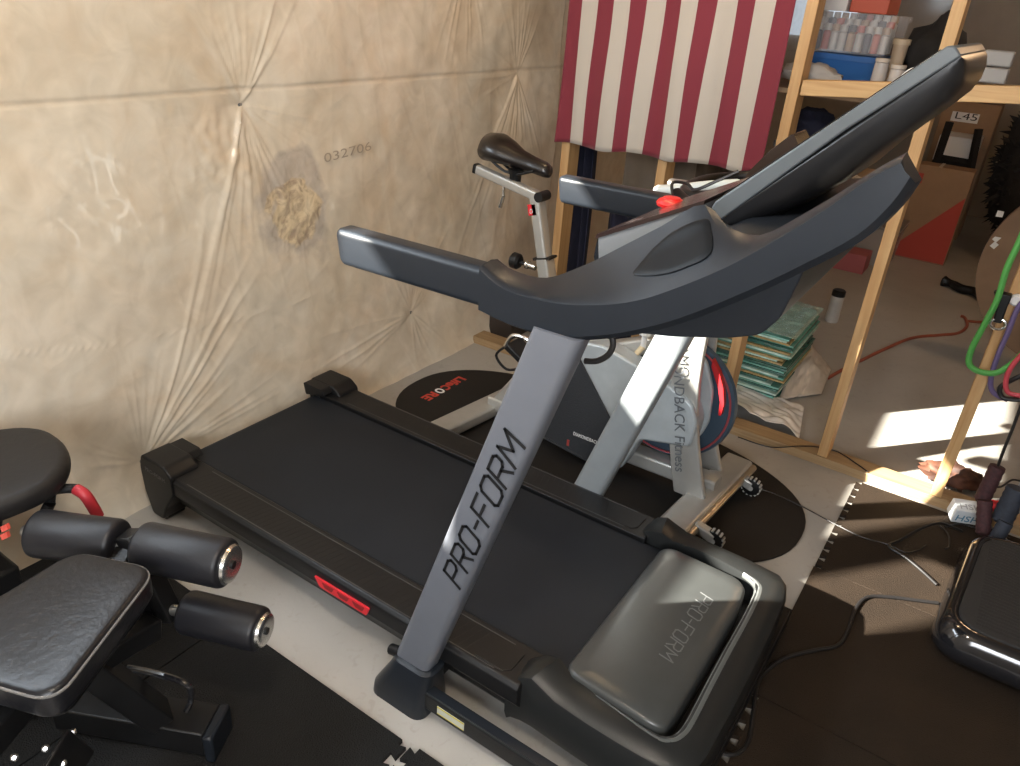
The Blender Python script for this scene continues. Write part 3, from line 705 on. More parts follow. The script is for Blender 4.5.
# fork: two broad blades
def blade(y, w0, m, text_=False):
    rings = []
    for t in [k / 6 for k in range(7)]:
        x = -.620 - .105 * t - .035 * math.sin(t * PI); z = .07 + .62 * t
        rings.append([(x + a * (1 - .25 * t), y + (yb - y) * .35 * t + b, z) for a, b in rrect(w0, .026, .010)])
    return MB().loft(rings).build('fork_blade', m, BK, ang=50)
f1 = blade(2.215, .120, SILV); f2 = blade(2.425, .085, SILV)
text('fork_lettering', 'DIAMONDBACK Fitness', (-.790, 2.222, .655), (.115, -.045, -.50), (1, 0, .2), .052, mat('fork_ink', (.10, .11, .12), .5), f1, width=.50, depth=.0006, offs=.0)
# head tube, handlebar post and bars
beamb('handlebar_post', (-.745, yb, .60), (-.80, yb, 1.08), .060, .045, SILV)
hb = beamb('bar_stem', (-.92, yb, 1.085), (-.68, yb, 1.10), .045, .03, SILV)
for s in (-1, 1):
    g = spline([(-.84, yb, 1.10), (-.83, yb + s * .10, 1.10), (-.78, yb + s * .19, 1.105), (-.70, yb + s * .21, 1.125), (-.58, yb + s * .20, 1.19)], 6)
    MB().tube(g, .017, 12).build('bar_grip', BLK, BK)
MB().tube(spline([at(655, 190, 'y', 2.22), at(680, 189, 'y', 2.21), at(708, 186, 'y', 2.21), at(742, 184, 'y', 2.21)], 5), [.010] + [.0155] * 14 + [.010], 12).build('forearm_rest', mat('pale_grip', (.62, .66, .64), .4), BK)
MB().prism(rpoly([(lambda q: (q.x, q.z))(at(px, py, 'y', 2.25)) for px, py in ((741, 186), (748, 172), (768, 152), (793, 133), (800, 148), (765, 184))], .01), 'y', 2.25, 2.38).build('bike_console', mat('bike_console_brown', (.04, .025, .018), .25), BK, bevel=.006)
# down tube under the covers and the seat tube
beamb('down_tube', (-1.28, yb, .36), (-.74, yb, .60), .06, .06, SILV)
beamb('rear_tube', (-1.50, yb, .08), (-1.27, yb, .42), .06, .06, SILV)
st = beamb('seat_tube', (-1.255, yb, .36), (-1.352, yb, .735), .062, .048, SILV, r=.010)
MB().box((-1.353, yb, .736), (.072, .056, .010), rot=Matrix.Rotation(-.25, 3, 'Y')).build('tube_collar', BLK, st, bevel=.002)
sp_ = beamb('seat_post', (-1.34, yb, .68), (-1.410, yb, .955), .052, .042, SILV, r=.010)
MB().box((-1.409, yb - .0245, .905), (.034, .003, .040), rot=Matrix.Rotation(-.25, 3, 'Y')).build('red_post_badge', RED, sp_, bevel=.001)
text('badge_letter', 'D', (-1.418, yb - .0262, .892), (1, 0, 0), (0, 0, 1), .024, WHITE, sp_, width=.012)
kn = MB(); kn.lathe((-1.405, yb - .01, .695), (-1, 0, .05), [(0, .008), (.045, .008), (.046, .022), (.055, .030), (.078, .030), (.086, .020)], seg=20)
kn.build('adjust_knob', BLK, st)
MB().lathe((-1.382, yb - .01, .694), (-1, 0, .05), [(0, .012), (.030, .012), (.032, .016), (.042, .016)], seg=16).build('knob_shaft', CHROME, st)
sl = beamb('saddle_slider', (-1.672, yb, 1.000), (-1.390, yb, .948), .036, .034, SILV, r=.008)
beamb('slider_end', (-1.684, yb, 1.002), (-1.670, yb, 1.000), .037, .035, BLK, sl, r=.008)
MB().lathe((-1.385, yb - .03, .955), (0, 1, 0), [(0, .018), (.06, .018)], seg=16).build('slider_clamp', BLK, sl)
MB().tube([(-1.555, yb, .965), (-1.553, yb, .925)], .006, 8).tube([(-1.553, yb, .925), (-1.565, yb, .880)], .009, 8).build('slider_lever', CHROME, sl)
# saddle
R = []
for t, w, zc, h in ((0, .02, 1.070, .020), (.02, .050, 1.072, .040), (.08, .078, 1.078, .052), (.22, .088, 1.080, .053), (.38, .072, 1.070, .046), (.55, .046, 1.056, .036), (.75, .034, 1.046, .030), (.92, .030, 1.038, .028), (.98, .022, 1.034, .022), (1.0, .008, 1.032, .008)):
    x = -1.672 + .292 * t
    R.append([(x, yb + .035 + w * math.cos(a) * (1 if math.sin(a) < .3 else .95), zc + h * (math.sin(a) if math.sin(a) > 0 else math.sin(a) * .9)) for a in [2 * PI * k / 20 for k in range(20)]])
sd = MB().loft(R).build('saddle', mat('saddle_leather', (.011, .008, .007), .30, bump=.10, bscale=200, coat=.3), BK, ang=70)
MB().tube(spline([(-1.62, yb - .0, 1.045), (-1.56, yb - .0, 1.015), (-1.50, yb - .0, 1.012), (-1.43, yb - .0, 1.035)], 5), .005, 8).tube(spline([(-1.62, yb + .05, 1.045), (-1.56, yb + .04, 1.015), (-1.50, yb + .04, 1.012), (-1.43, yb + .03, 1.035)], 5), .005, 8).build('saddle_rails', BLK, sd)
MB().lathe((-1.515, yb + .015, .965), (0, 0, 1), [(0, .020), (.04, .022), (.06, .03)], seg=16).build('saddle_clamp', BLK, sd)
# flywheel
fw = MB().lathe((-.800, yb - .012 + .03, .352), (0, 1, 0), [(0, .02), (.0, .205), (.004, .235), (.018, .240), (.028, .235), (.032, .205), (.032, .02)], seg=64).build('flywheel', FLYW, BK, ang=30)
MB().tube([(-.800 + .222 * math.cos(a), yb + .014, .352 + .222 * math.sin(a)) for a in [2 * PI * k / 48 for k in range(48)]], .004, 6, closed=True).build('wheel_pinstripe', mat('pinstripe', (.55, .12, .14), .3, metal=.5), fw)
MB().lathe((-.800, yb - .02, .352), (0, 1, 0), [(0, .03), (.075, .03)], seg=20).build('axle_nut', STEEL, fw)
# drive cover: silver body, black triangular panel
cy0, cy1 = 2.205, 2.285
def yp(px, py): q = at(px, py, 'y', cy0); return (q.x, q.z)
cov = rpoly([yp(548, 336), yp(603, 346), yp(664, 382), yp(692, 405), yp(697, 425), yp(690, 448), yp(640, 440), yp(620, 470), yp(545, 432), yp(528, 400)], .02, 4)
cvo = MB().prism(cov, 'y', cy0, cy1).build('drive_cover', COVER, BK, bevel=.008)
tri = rpoly([yp(568, 352), yp(577, 352), yp(618, 432), yp(606, 464), yp(600, 466), yp(544, 436), yp(540, 424)], .012, 3)
cvb = MB().prism(tri, 'y', cy0 - .006, cy0 + .01).build('cover_panel', COVB, cvo, bevel=.003)
rim = [Vector((*(p[:1]), cy0 - .008, p[1])) for p in tri]
MB().tube(rim, .005, 6, closed=True).build('panel_rim', COVB, cvb)
t0, t1 = yp(574, 434), yp(602, 445)
text('panel_logo', 'DIAMONDBACK', (t0[0], cy0 - .0075, t0[1]), (t1[0] - t0[0], 0, t1[1] - t0[1]), (0, 0, 1), .020, WHITE, cvb, width=.105)
t0 = yp(569, 442); MB().box((t0[0], cy0 - .0075, t0[1]), (.010, .001, .026)).build('panel_mark', mat('dull_red', (.35, .05, .04), .5), cvb, smooth=False)
rg = rpoly([yp(697, 366), yp(704, 380), yp(708, 395), yp(709, 412), yp(706, 424), yp(703, 423), yp(705, 410), yp(703, 396), yp(696, 374)], .003, 3)
MB().prism([(p[0] + .02, p[1]) for p in rg], 'y', cy1 + .005, cy1 + .028).build('red_guard', mat('guard_red', (.42, .015, .02), .4), cvo, bevel=.003)
gc = rpoly([yp(668, 352), yp(684, 350), yp(698, 372), yp(704, 400), yp(700, 432), yp(690, 448), yp(655, 425), yp(660, 380)], .02, 4)
MB().prism(gc, 'y', cy1 - .002, cy1 + .02).build('wheel_guard', COVER, cvo, bevel=.006)
# brake knob and lever
bl = MB(); q = at(645, 335, 'y', yb - .06); bl.lathe((q.x, q.y, q.z - .05), (0, 0, 1), [(0, .010), (.05, .010), (.052, .020), (.066, .020)], seg=16)
blo = bl.build('tension_knob', mat('knob_white', (.70, .70, .68), .4), BK)
q2 = at(636, 354, 'y', yb - .08); MB().tube([(q.x, q.y, q.z - .045), tuple(q2)], [.011, .009], 10).build('brake_lever', mat('lever_tan', (.60, .50, .32), .5), blo)
# crank and pedal cage beside rear
pc = at(522, 350, 'y', 2.12)
cr = MB().tube([(-1.16, 2.18, .33), (pc.x + .03, 2.17, pc.z + .02)], .012, 8).build('crank_arm', STEEL, BK)
pd = MB().box((pc.x, 2.11, pc.z), (.09, .09, .025), rot=Matrix.Rotation(.5, 3, 'Y')).build('pedal', BLK, cr, bevel=.005)
MB().tube(spline([(pc.x - .04, 2.07, pc.z + .02), (pc.x - .01, 2.07, pc.z + .07), (pc.x + .05, 2.08, pc.z + .065), (pc.x + .06, 2.10, pc.z + .0)], 5), .008, 8).build('toe_cage', CHROME, pd)
MB().tube(spline([(pc.x - .05, 2.09, pc.z + .01), (pc.x - .09, 2.09, pc.z - .04), (pc.x - .04, 2.09, pc.z - .08), (pc.x + .03, 2.09, pc.z - .05)], 5), .005, 8).build('pedal_strap', BLK, pd)
exec_after = []

# ============================================================ PARTITION FRAME
def box_thing(name, x0, x1, y0, y1, z0, z1, m, label, cat, group=None, bevel=.002):
    o = MB().bx(x0, x1, y0, y1, z0, z1).build(name, m, None, bevel=bevel); return tag(o, label, cat, group)
labs = ['pine stud at the wall end of the partition, left edge of the flag', 'pine stud showing under the middle of the flag', 'pine stud directly right of the flag, carrying the shelf rail end',
        'full height pine stud crossing the treadmill screen', 'pine stud with a sunlit yellow foot, rightmost of the partition']
for k, x in enumerate((-1.632, -1.195, -.762, -.335, .078)):
    o = MB().bx(x - .003, x + .035, 2.852, 2.941, .040, 2.46).build('wall_stud', PINE, None, bevel=.002)
    tag(o, labs[k], 'stud', 'partition studs')
tag(MB().bx(-2.04, 2.5, 2.850, 2.943, 0, .038).build('sill_plate', TREATED, None, bevel=.002), 'brown wooden sill plate lying on the concrete under the studs', 'wood plate')
tag(MB().bx(-2.04, 2.5, 2.850, 2.943, 2.462, 2.499).build('top_plate', TREATED, None, bevel=.002), 'wooden top plate above the studs', 'wood plate')
sr = MB(); a = math.atan(.075)
sr.add([(x, y, 1.338 + (x + .745) * .085 + dz) for x in (-.724, .95) for y in (2.862, 2.925) for dz in (0, .050)], [(0, 1, 3, 2), (4, 6, 7, 5), (0, 4, 5, 1), (2, 3, 7, 6), (0, 2, 6, 4), (1, 5, 7, 3)])
tag(sr.build('shelf_rail', PINEH, None, bevel=.002), 'pale pine rail nailed across the studs behind the treadmill screen', 'wood rail')
q = at(846, 300, 'y', 2.85)
# flag
def flag_mat():
    m = bpy.data.materials.new('flag_stripes'); m.use_nodes = True; nt = m.node_tree; b = nt.nodes['Principled BSDF']; N = nt.nodes.new; L = nt.links.new
    uv = N('ShaderNodeUVMap'); sp2 = N('ShaderNodeSeparateXYZ'); L(uv.outputs[0], sp2.inputs[0])
    a_ = N('ShaderNodeMath'); a_.operation = 'MULTIPLY'; a_.inputs[1].default_value = 6.5; L(sp2.outputs['X'], a_.inputs[0])
    f = N('ShaderNodeMath'); f.operation = 'FRACT'; L(a_.outputs[0], f.inputs[0]); g = N('ShaderNodeMath'); g.operation = 'GREATER_THAN'; g.inputs[1].default_value = .5; L(f.outputs[0], g.inputs[0])
    x = N('ShaderNodeMix'); x.data_type = 'RGBA'; x.inputs['A'].default_value = (.165, .010, .024, 1); x.inputs['B'].default_value = (.43, .39, .34, 1); L(g.outputs[0], x.inputs['Factor'])
    n = N('ShaderNodeTexNoise'); n.inputs['Scale'].default_value = 300; tc = N('ShaderNodeTexCoord'); L(tc.outputs['Object'], n.inputs['Vector'])
    bp = N('ShaderNodeBump'); bp.inputs['Strength'].default_value = .3; bp.inputs['Distance'].default_value = .002; L(n.outputs['Fac'], bp.inputs['Height']); L(bp.outputs['Normal'], b.inputs['Normal'])
    L(x.outputs['Result'], b.inputs['Base Color']); b.inputs['Roughness'].default_value = .75; b.inputs['Sheen Weight'].default_value = .2
    return m
nx, nz = 90, 60; vs = []; fs = []; uvs = []
for j in range(nz + 1):
    v = j / nz
    for i in range(nx + 1):
        u = i / nx
        xb = -1.655 + u * .868; xt = -1.648 + u * .850
        zb = 1.046 + .022 * u + .006 * math.sin(u * 19); z = zb + (2.30 - zb) * v
        x = xb + (xt - xb) * v
        y = 2.822 + .010 * math.sin(u * 16 + v * 2) * (1 - .5 * v) + .006 * math.sin(u * 41 + 3 * v) * (1 - v) + .012 * NZ.noise(Vector((u * 4, v * 4, 1)))
        x += .006 * math.sin(u * 25 + v * 5) * (1 - v)
        vs.append((x, y, z)); uvs.append((u, v))
for j in range(nz):
    for i in range(nx):
        k = j * (nx + 1) + i; fs.append((k, k + 1, k + nx + 2, k + nx + 1))
me = mesh_of(vs, fs); ul = me.uv_layers.new(name='UVMap')
for lp in me.loops: ul.data[lp.index].uv = uvs[lp.vertex_index]
fo = put('striped_flag', me, flag_mat(), None); md = fo.modifiers.new('thick', 'SOLIDIFY'); md.thickness = .002
tag(fo, 'red and white striped cloth flag hanging on the stud wall behind the bike', 'flag')

# ------------------------------------------------------------ window light
SUN_DIR = Vector((.63 * math.cos(math.radians(30)), .77 * math.cos(math.radians(30)), -.5)).normalized()
def lamp(name, kind, energy, col, loc, rot=None, look=None, **k):
    d = bpy.data.lights.new(name, kind); d.energy = energy; d.color = col
    for a_, b_ in k.items(): setattr(d, a_, b_)
    o = bpy.data.objects.new(name, d); COL.objects.link(o); o.location = loc
    if look is not None: o.rotation_euler = Vector(look).to_track_quat('-Z', 'Y').to_euler()
    return o
lamp('sun', 'SUN', 38.0, (1.0, .95, .84), (-6, -5, 6), look=SUN_DIR, angle=math.radians(.8))
lamp('middle_fill', 'POINT', 17.0, (1.0, .72, .42), (-1.0, 2.2, 2.38), shadow_soft_size=.10)  # added warm fill to brighten the right part of the film wall
# daylight entering by the basement window
lamp('window_daylight', 'AREA', 45.0, (.80, .90, 1.0), (XW + .02, .15, 1.98), look=(1, .1, -.45), shape='RECTANGLE', size=2.2, size_y=.36)
# added area light behind the camera; the back wall has no opening
lamp('rear_fill', 'AREA', 112.0, (.93, .96, 1.0), (.2, -1.5, 1.75), look=(-.75, 1, -.10), shape='RECTANGLE', size=1.8, size_y=1.0)
# ceiling bulbs
lamp('ceiling_bulb', 'POINT', 56.0, (1.0, .91, .80), (-.35, .25, 2.36), shadow_soft_size=.10)
lamp('store_bulb', 'POINT', 22.0, (1.0, .64, .36), (.5, 4.8, 2.3), shadow_soft_size=.10)
wd_ = bpy.data.worlds.new('world'); SC.world = wd_; wd_.use_nodes = True
wd_.node_tree.nodes['Background'].inputs[0].default_value = (.75, .87, 1.0, 1); wd_.node_tree.nodes['Background'].inputs[1].default_value = 1.6
vs_ = SC.view_settings; vs_.view_transform = 'Standard'; vs_.look = 'None'; vs_.gamma = 1; vs_.exposure = 0.15; vs_.use_curve_mapping = False
#PART2
# ================================================================ LEFT SIDE
U = Vector((.915, .40, 0)); Vv = Vector((-.40, .915, 0)); U.normalize(); Vv.normalize()
def R3(xaxis, zaxis=Vector((0, 0, 1))):
    x = Vector(xaxis).normalized(); z = Vector(zaxis); y = z.cross(x).normalized(); z = x.cross(y); return Matrix((x, y, z)).transposed()
# interlocking foam tiles
def tile(x0, y0, x1, y1, teeth, label, zt=.012):
    n = 11; out = []
    def side(a, b, nrm, on):
        a, b, nrm = Vector(a), Vector(b), Vector(nrm)
        if not on: out.append(tuple(a)); return
        L = (b - a).length; d = (b - a) / L; p = L / n
        out.append(tuple(a))
        for k in range(n):
            if k % 1 == 0:
                s = a + d * (k * p)
                out.extend(tuple(q) for q in (s + d * p * .30, s + d * p * .18 + nrm * .020, s + d * p * .82 + nrm * .020, s + d * p * .70))
    side((x0, y1), (x0, y0), (-1, 0), 'L' in teeth); side((x0, y0), (x1, y0), (0, -1), 'B' in teeth)
    side((x1, y0), (x1, y1), (1, 0), 'R' in teeth); side((x1, y1), (x0, y1), (0, 1), 'T' in teeth)
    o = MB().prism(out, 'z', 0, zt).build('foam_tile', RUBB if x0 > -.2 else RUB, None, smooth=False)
    return tag(o, label, 'floor mat', 'interlocking foam floor tiles')
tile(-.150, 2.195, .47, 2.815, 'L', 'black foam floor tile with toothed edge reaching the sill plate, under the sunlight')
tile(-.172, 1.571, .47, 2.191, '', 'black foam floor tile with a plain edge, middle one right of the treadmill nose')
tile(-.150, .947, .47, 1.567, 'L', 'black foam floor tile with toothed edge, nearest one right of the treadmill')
tile(-1.42, .29, -.800, .912, 'R', 'black foam floor tile under the weight bench, its corner near the treadmill boot')
tile(-2.044, .29, -1.424, .912, '', 'black foam floor tile in the shadow behind the weight bench rollers')
tile(-.752, .29, -.192, .918, 'L', 'small corner of a black foam tile showing in front of the treadmill boot')

WB = thing('weight_bench', (-1.25, .48, .012), 'black padded weight bench with grey piping and four foam rollers, lower left corner', 'weight bench')
pp2 = [(-1.385, .556), (-1.208, .628), (-1.050, .335), (-1.345, .225)]
pr2 = rpoly(pp2, [.045, .05, .05, .06], 7)
sp1 = put('seat_pad', pad(pr2, .448, .512, .016).mesh(), VINYL, WB, ang=80)
c2 = Vector((sum(p[0] for p in pr2) / len(pr2), sum(p[1] for p in pr2) / len(pr2)))
for zz, nm in ((.502, 'top_piping'),):
    MB().tube([Vector((p[0], p[1], zz)) + (Vector((p[0], p[1], 0)) - Vector((c2.x, c2.y, 0))).normalized() * -.003 for p in pr2], .0032, 7, closed=True).build(nm, PIPING, sp1)
MB().prism([(c2.x + (p[0] - c2.x) * .88, c2.y + (p[1] - c2.y) * .88) for p in pr2], 'z', .430, .449).build('seat_board', BLK, WB, smooth=False)
def roller(a, b, r, nm='foam_roller', capend=True):
    a, b = Vector(a), Vector(b); d = (b - a).normalized(); L = (b - a).length
    prof = [(0, r * .6), (.001, r * .88), (.005, r * .96), (.012, r), (L * .5, r * .985), (L - .012, r), (L - .005, r * .96), (L - .001, r * .88), (L, r * .6)]
    o = MB().lathe(a, d, prof, 36).build(nm, FOAM, WB, ang=70)
    if capend:
        MB().lathe(b - d * .003, d, [(0, r * .76), (.006, r * .80), (.012, r * .74), (.0145, r * .60), (.013, r * .24), (.013, r * .10)], 30).build('chrome_end_cap', CHROME, o)
        MB().lathe(b + d * .009, d, [(0, r * .17), (.004, r * .17), (.004, r * .08)], 14).build('cap_bolt', BLK, o)
    return o
zr = .458; A0, A1 = Vector((-1.565, .560, zr)), Vector((-1.392, .652, zr)); B0, B1 = Vector((-1.352, .676, zr)), Vector((-1.158, .755, zr))
roller(A0, A1, .054, capend=False); roller(B0, B1, .055)
C0, C1 = Vector((-1.262, .700, .300)), Vector((-1.085, .768, .300)); roller(C0, C1, .050)
D0 = Vector((-1.50, .600, .300)); roller(D0, Vector((-1.33, .668, .30)), .050, capend=False)
MB().tube([A0 - U * .03, B1], .013, 12).build('roller_bar', STEEL, WB)
MB().tube([D0, C1], .013, 12).build('roller_bar', STEEL, WB)
rx = Vector((-1.372, .664, 0))
def bar(name, p0, p1, w, h, m=BLK, par=WB, bev=.004):
    p0, p1 = Vector(p0), Vector(p1); d = p1 - p0
    zref = Vector((0, 0, 1)) if abs(d.normalized().z) < .95 else Vector((0, 1, 0))
    return MB().box((p0 + p1) / 2, (d.length, w, h), rot=R3(d, zref)).build(name, m, par, bevel=bev)
bar('roller_post', rx + Vector((0, 0, .49)), Vector((-1.30, .684, .27)), .045, .045)
bar('upper_strut', (-1.372, .664, .45), (-1.31, .50, .38), .045, .045)
bar('leg_strut', (-1.29, .64, .29), (-1.27, .45, .32), .05, .05)
MB().box((-1.372, .664, .452), (.030, .040, .046), rot=R3(U)).build('roller_bracket', mat('dull_zinc', (.22, .22, .25), .4, metal=.7), WB, bevel=.003)
fb = bar('foot_beam', (-1.46, .485, .058), (-1.135, .645, .058), .085, .070)
MB().box(Vector((-1.125, .650, .052)), (.024, .098, .080), rot=R3((.31, .167, 0))).build('rubber_foot', BLK2, fb, bevel=.006)
bar('front_post', (-1.235, .585, .085), (-1.30, .43, .43), .070, .055)
pb = at(154, 706, 'z', .095); MB().lathe((pb.x, pb.y, .092), (0, 0, 1), [(0, .013), (.006, .013), (.010, .008)], 6).build('foot_bolt', STEEL, fb)
lp = [at(128, 668, 'z', .16), at(150, 672, 'z', .165), at(178, 680, 'z', .165), at(190, 688, 'z', .15), at(191, 700, 'z', .11), at(186, 712, 'z', .09)]
MB().tube(spline(lp, 6), .0075, 9).build('loop_handle', GLOSS, WB)
bar('spine_tube', (-1.31, .50, .38), (-1.05, -.10, .33), .060, .060)
bar('adjuster_plate', (-1.13, .385, .30), (-1.02, .12, .20), .008, .12)
for px, py in ((73, 732), (46, 748), (63, 763), (15, 757)):
    b_ = at(px, py, 'z', .30); MB().lathe(b_, (.6, -.4, .6), [(0, .007), (.004, .007), (.007, .004)], 10).build('bolt', STEEL, WB)
bar('rear_frame', (-1.25, .30, .05), (-1.02, -.25, .05), .07, .06)

AB = thing('padded_stool', (-1.75, .55, .012), 'black round-ended padded exercise seat with a red hand grip beside the tan wall', 'exercise bench')
p2 = rpoly([(-1.945, .62), (-1.86, .745), (-1.70, .735), (-1.585, .64), (-1.60, .45), (-1.70, .26), (-1.93, .25), (-2.0, .45)], .11, 7)
s2 = put('seat_cushion', pad(p2, .492, .548, .024).mesh(), mat('worn_black_vinyl', (.012, .011, .011), .5, noise=.2, nscale=7, bump=.08, bscale=60, spec=.35), AB, ang=80)
ab = MB().loft([[(x, y, z) for x, y in ((-1.92 + e, .30 + e), (-1.70 - e, .28 + e), (-1.68 - e, .56 - e), (-1.87 + e, .62 - e))] for z, e in ((.30, .06), (.40, .02), (.49, .0))]).build('seat_housing', BLK, AB, bevel=.01)
MB().loft([[(x, y, z) for x, y in ((-1.80, .40), (-1.68, .40), (-1.68, .55), (-1.80, .55))] for z in (.012, .31)]).build('pedestal', BLK, AB, bevel=.01)
MB().bx(-1.95, -1.52, .42, .50, .012, .06).build('stool_foot', BLK, AB, bevel=.01)
gp = [at(50, 503, 'z', .45), at(52, 492, 'z', .47), at(62, 489, 'z', .485), at(76, 489, 'z', .485), at(85, 495, 'z', .475), at(93, 507, 'z', .44), at(98, 516, 'z', .41)]
MB().tube(spline(gp[:4] + gp[4:5], 6), .0115, 12).build('handle_tube', BLK, AB)
MB().tube(spline(gp[3:], 6), .0135, 12).build('red_grip', mat('grip_red', (.40, .02, .03), .5), AB)
MB().tube([gp[0], gp[0] + Vector((-.03, -.02, -.06))], .013, 10).build('handle_root', BLK, AB)
for k in range(2):
    a, b = at(0, 527 + 8 * k, 'y', .33), at(6, 524 + 8 * k, 'y', .33)
    mb_ = MB(); mb_.add([a, b, b - Vector((0, 0, .010)), a - Vector((0, 0, .010))] + [q + Vector((0, .004, 0)) for q in (a, b, b - Vector((0, 0, .010)), a - Vector((0, 0, .010)))], [(0, 1, 2, 3), (7, 6, 5, 4), (0, 4, 5, 1), (1, 5, 6, 2), (2, 6, 7, 3), (3, 7, 4, 0)])
    mb_.build('red_stripe', REDI, ab, smooth=False)

# =============================================================== RIGHT SIDE
VP = thing('vibration_plate', (.57, 2.30, .012), 'glossy black vibration platform with a ribbed dark top on the foam tiles', 'exercise platform')
o1 = rpoly([(.172, 1.985), (1.02, 1.985), (1.02, 2.60), (.215, 2.60)], .10, 8); cc = Vector((.59, 2.29)); rings = []
for off, z in ((.050, .022), (.016, .030), (.0, .055), (.004, .080), (.016, .115), (.030, .132), (.042, .135), (.048, .130)):
    R = []
    for p in o1:
        d = Vector(p) - cc; q = cc + Vector((d.x * (1 - off / .42), d.y * (1 - off / .30))); R.append((q.x, q.y, z))
    rings.append(R)
vb = MB().loft(rings).build('platform_body', GLOSS, VP, ang=60)
top = [(cc.x + (p[0] - cc.x) * (1 - .048 / .42), cc.y + (p[1] - cc.y) * (1 - .048 / .30)) for p in o1]
vt = MB().prism(top, 'z', .126, .137).build('standing_surface', mat('ribbed_rubber', (.026, .026, .027), .75, bump=.5, bscale=400), VP, bevel=.003)
rb_ = MB()
for k in range(30):
    y = 2.06 + k * .016; rb_.bx(.27, .93, y, y + .006, .1365, .1384)
rb_.build('surface_ribs', mat('rib_rubber', (.02, .02, .021), .7), vt, smooth=False)
for x, y in ((.27, 2.07), (.92, 2.07), (.27, 2.52), (.92, 2.52)): MB().lathe((x, y, .012), (0, 0, 1), [(0, .025), (.016, .03)], 14).build('rubber_foot', BLK, VP)

def cable(name, pts, r, m, label, cat, z=.012, **k):
    P = []
    for p in pts:
        if len(p) == 2: P.append(at(p[0], p[1], 'z', z + r))
        else: P.append(at(p[0], p[1], 'z', z + r + p[2]))
    return tag(MB().tube(spline(P, 7), r, 9).build(name, m, None), label, cat)
cable('power_cord', [(718, 752, .0), (735, 754), (748, 742), (753, 715), (756, 690), (764, 673), (785, 658), (815, 650), (838, 645), (848, 630), (856, 608), (868, 597), (890, 597), (915, 600), (938, 603)], .0055, CORD, 'black power cord curving over the foam tiles from treadmill to vibration platform', 'cord')
cable('power_cord', [(962, 531, .0), (950, 526, .02), (938, 523, .035), (920, 529, .02), (900, 540, .0), (889, 546), (905, 557), (922, 571), (937, 585)], .0050, CORD, 'black cord kinked in front of the sunlit stud, running to the vibration platform', 'cord')
cable('thin_wire', [(738, 484, .0), (770, 492), (803, 507), (835, 524), (862, 537), (887, 544), (905, 552), (918, 550), (926, 545)], .0022, CORD, 'thin dark wire crossing from the oval bike mat onto the foam tile', 'wire')
cable('thin_wire', [(940, 526), (948, 534), (949, 546), (945, 549)], .0025, CORD, 'short dark wire end hooked on the sunlit foam tile', 'wire')
cable('thin_wire', [(945, 527), (960, 524), (975, 528), (990, 535), (1010, 538)], .0030, CORD, 'dark wire running right from the stud foot to the rope handles', 'wire')
cable('thin_wire', [(738, 437), (770, 447), (800, 446), (818, 447), (838, 452), (857, 464), (868, 472)], .0025, CORD, 'dark wire lying along the sill plate left of the screen stud', 'wire', z=.040)
cable('extension_cord', [(828, 378, .0), (842, 370), (862, 360), (885, 349), (912, 338), (940, 335), (958, 333), (967, 326), (965, 318), (961, 316)], .0085, ORC, 'orange-brown extension cord snaking over the shaded store floor', 'cord', z=.0)
cable('extension_cord', [(968, 321, .0), (980, 322), (992, 321), (1003, 319)], .0080, ORC, 'short straight end of orange-brown cord near the big round cardboard', 'cord', z=.0)

# bands and clips hanging by the last stud
def band(name, pts, y, r, m, label, cat='resistance band'):
    return tag(MB().tube(spline([at(px, py, 'y', y + (e[0] if e else 0)) for px, py, *e in pts], 8), r, 9).build(name, m, None), label, cat)
band('resistance_band', [(1034, 205), (1020, 240), (1007, 268), (997, 300), (984, 325), (972, 348), (969, 363), (978, 371), (995, 373), (1010, 365), (1024, 352)], 2.80, .010, GREENM, 'bright green rubber resistance tube hanging in a loop by the last stud')
band('resistance_band', [(1034, 290), (1018, 308), (1008, 332), (998, 355), (991, 378), (993, 392), (1008, 400)], 2.815, .0085, PURP, 'dull purple rubber band hanging behind the green tube')
band('resistance_band', [(1024, 352), (1012, 366), (1006, 380), (1008, 392), (1022, 396)], 2.78, .008, PINK, 'red rubber band looped at the right edge of the photo')
band('resistance_band', [(1030, 372), (1012, 380), (1000, 388), (1004, 398), (1026, 400)], 2.80, .008, CORD, 'black rubber band looped beneath the red one')
ht = thing('spring_clamp', at(1001, 320, 'y', 2.83), 'black spring clamp with chrome ring clipped to the last stud', 'clamp')
cl = [at(px, py, 'y', 2.84) for px, py in ((994, 290), (1013, 294), (1008, 305), (1002, 322), (993, 320), (998, 303))]
MB().prism([(p.x, p.z) for p in cl], 'y', 2.815, 2.850).build('clamp_jaw', BLK, ht, bevel=.004)
cr_ = at(998, 324, 'y', 2.82); MB().tube([cr_ + Vector((.022 * math.cos(a), 0, .018 * math.sin(a))) for a in [2 * PI * k / 20 for k in range(20)]], .005, 7, closed=True).build('clamp_ring', CHROME, ht)
kn_ = at(1016, 302, 'y', 2.82); tag(MB().lathe(kn_ + Vector((0, .028, 0)), (0, -1, 0), [(0, .020), (.01, .020), (.016, .014)], 18).build('round_token', PAPER, None), 'small white round disc on the last stud, beside the black clamp', 'disc')
# wire rack in the corner
WIRE = mat('rack_grey', (.40, .40, .42), .5)
wr = thing('wire_rack', (.56, 3.35, 0), 'pale wire rack behind the hanging bands at the right edge', 'rack')
for x in (.36, .76):
    for y in (3.22, 3.50): MB().tube([(x, y, 0), (x, y, .75)], .006, 8).build('rack_post', WIRE, wr)
for z in (.35, .45, .55, .65):
    rk = MB()
    for k in range(8): rk.tube([(.36, 3.22 + k * .04, z), (.76, 3.22 + k * .04, z)], .0035, 6)
    rk.tube([(.36, 3.22, z), (.36, 3.50, z)], .004, 6).tube([(.76, 3.22, z), (.76, 3.50, z)], .004, 6); rk.build('rack_shelf', WIRE, wr)
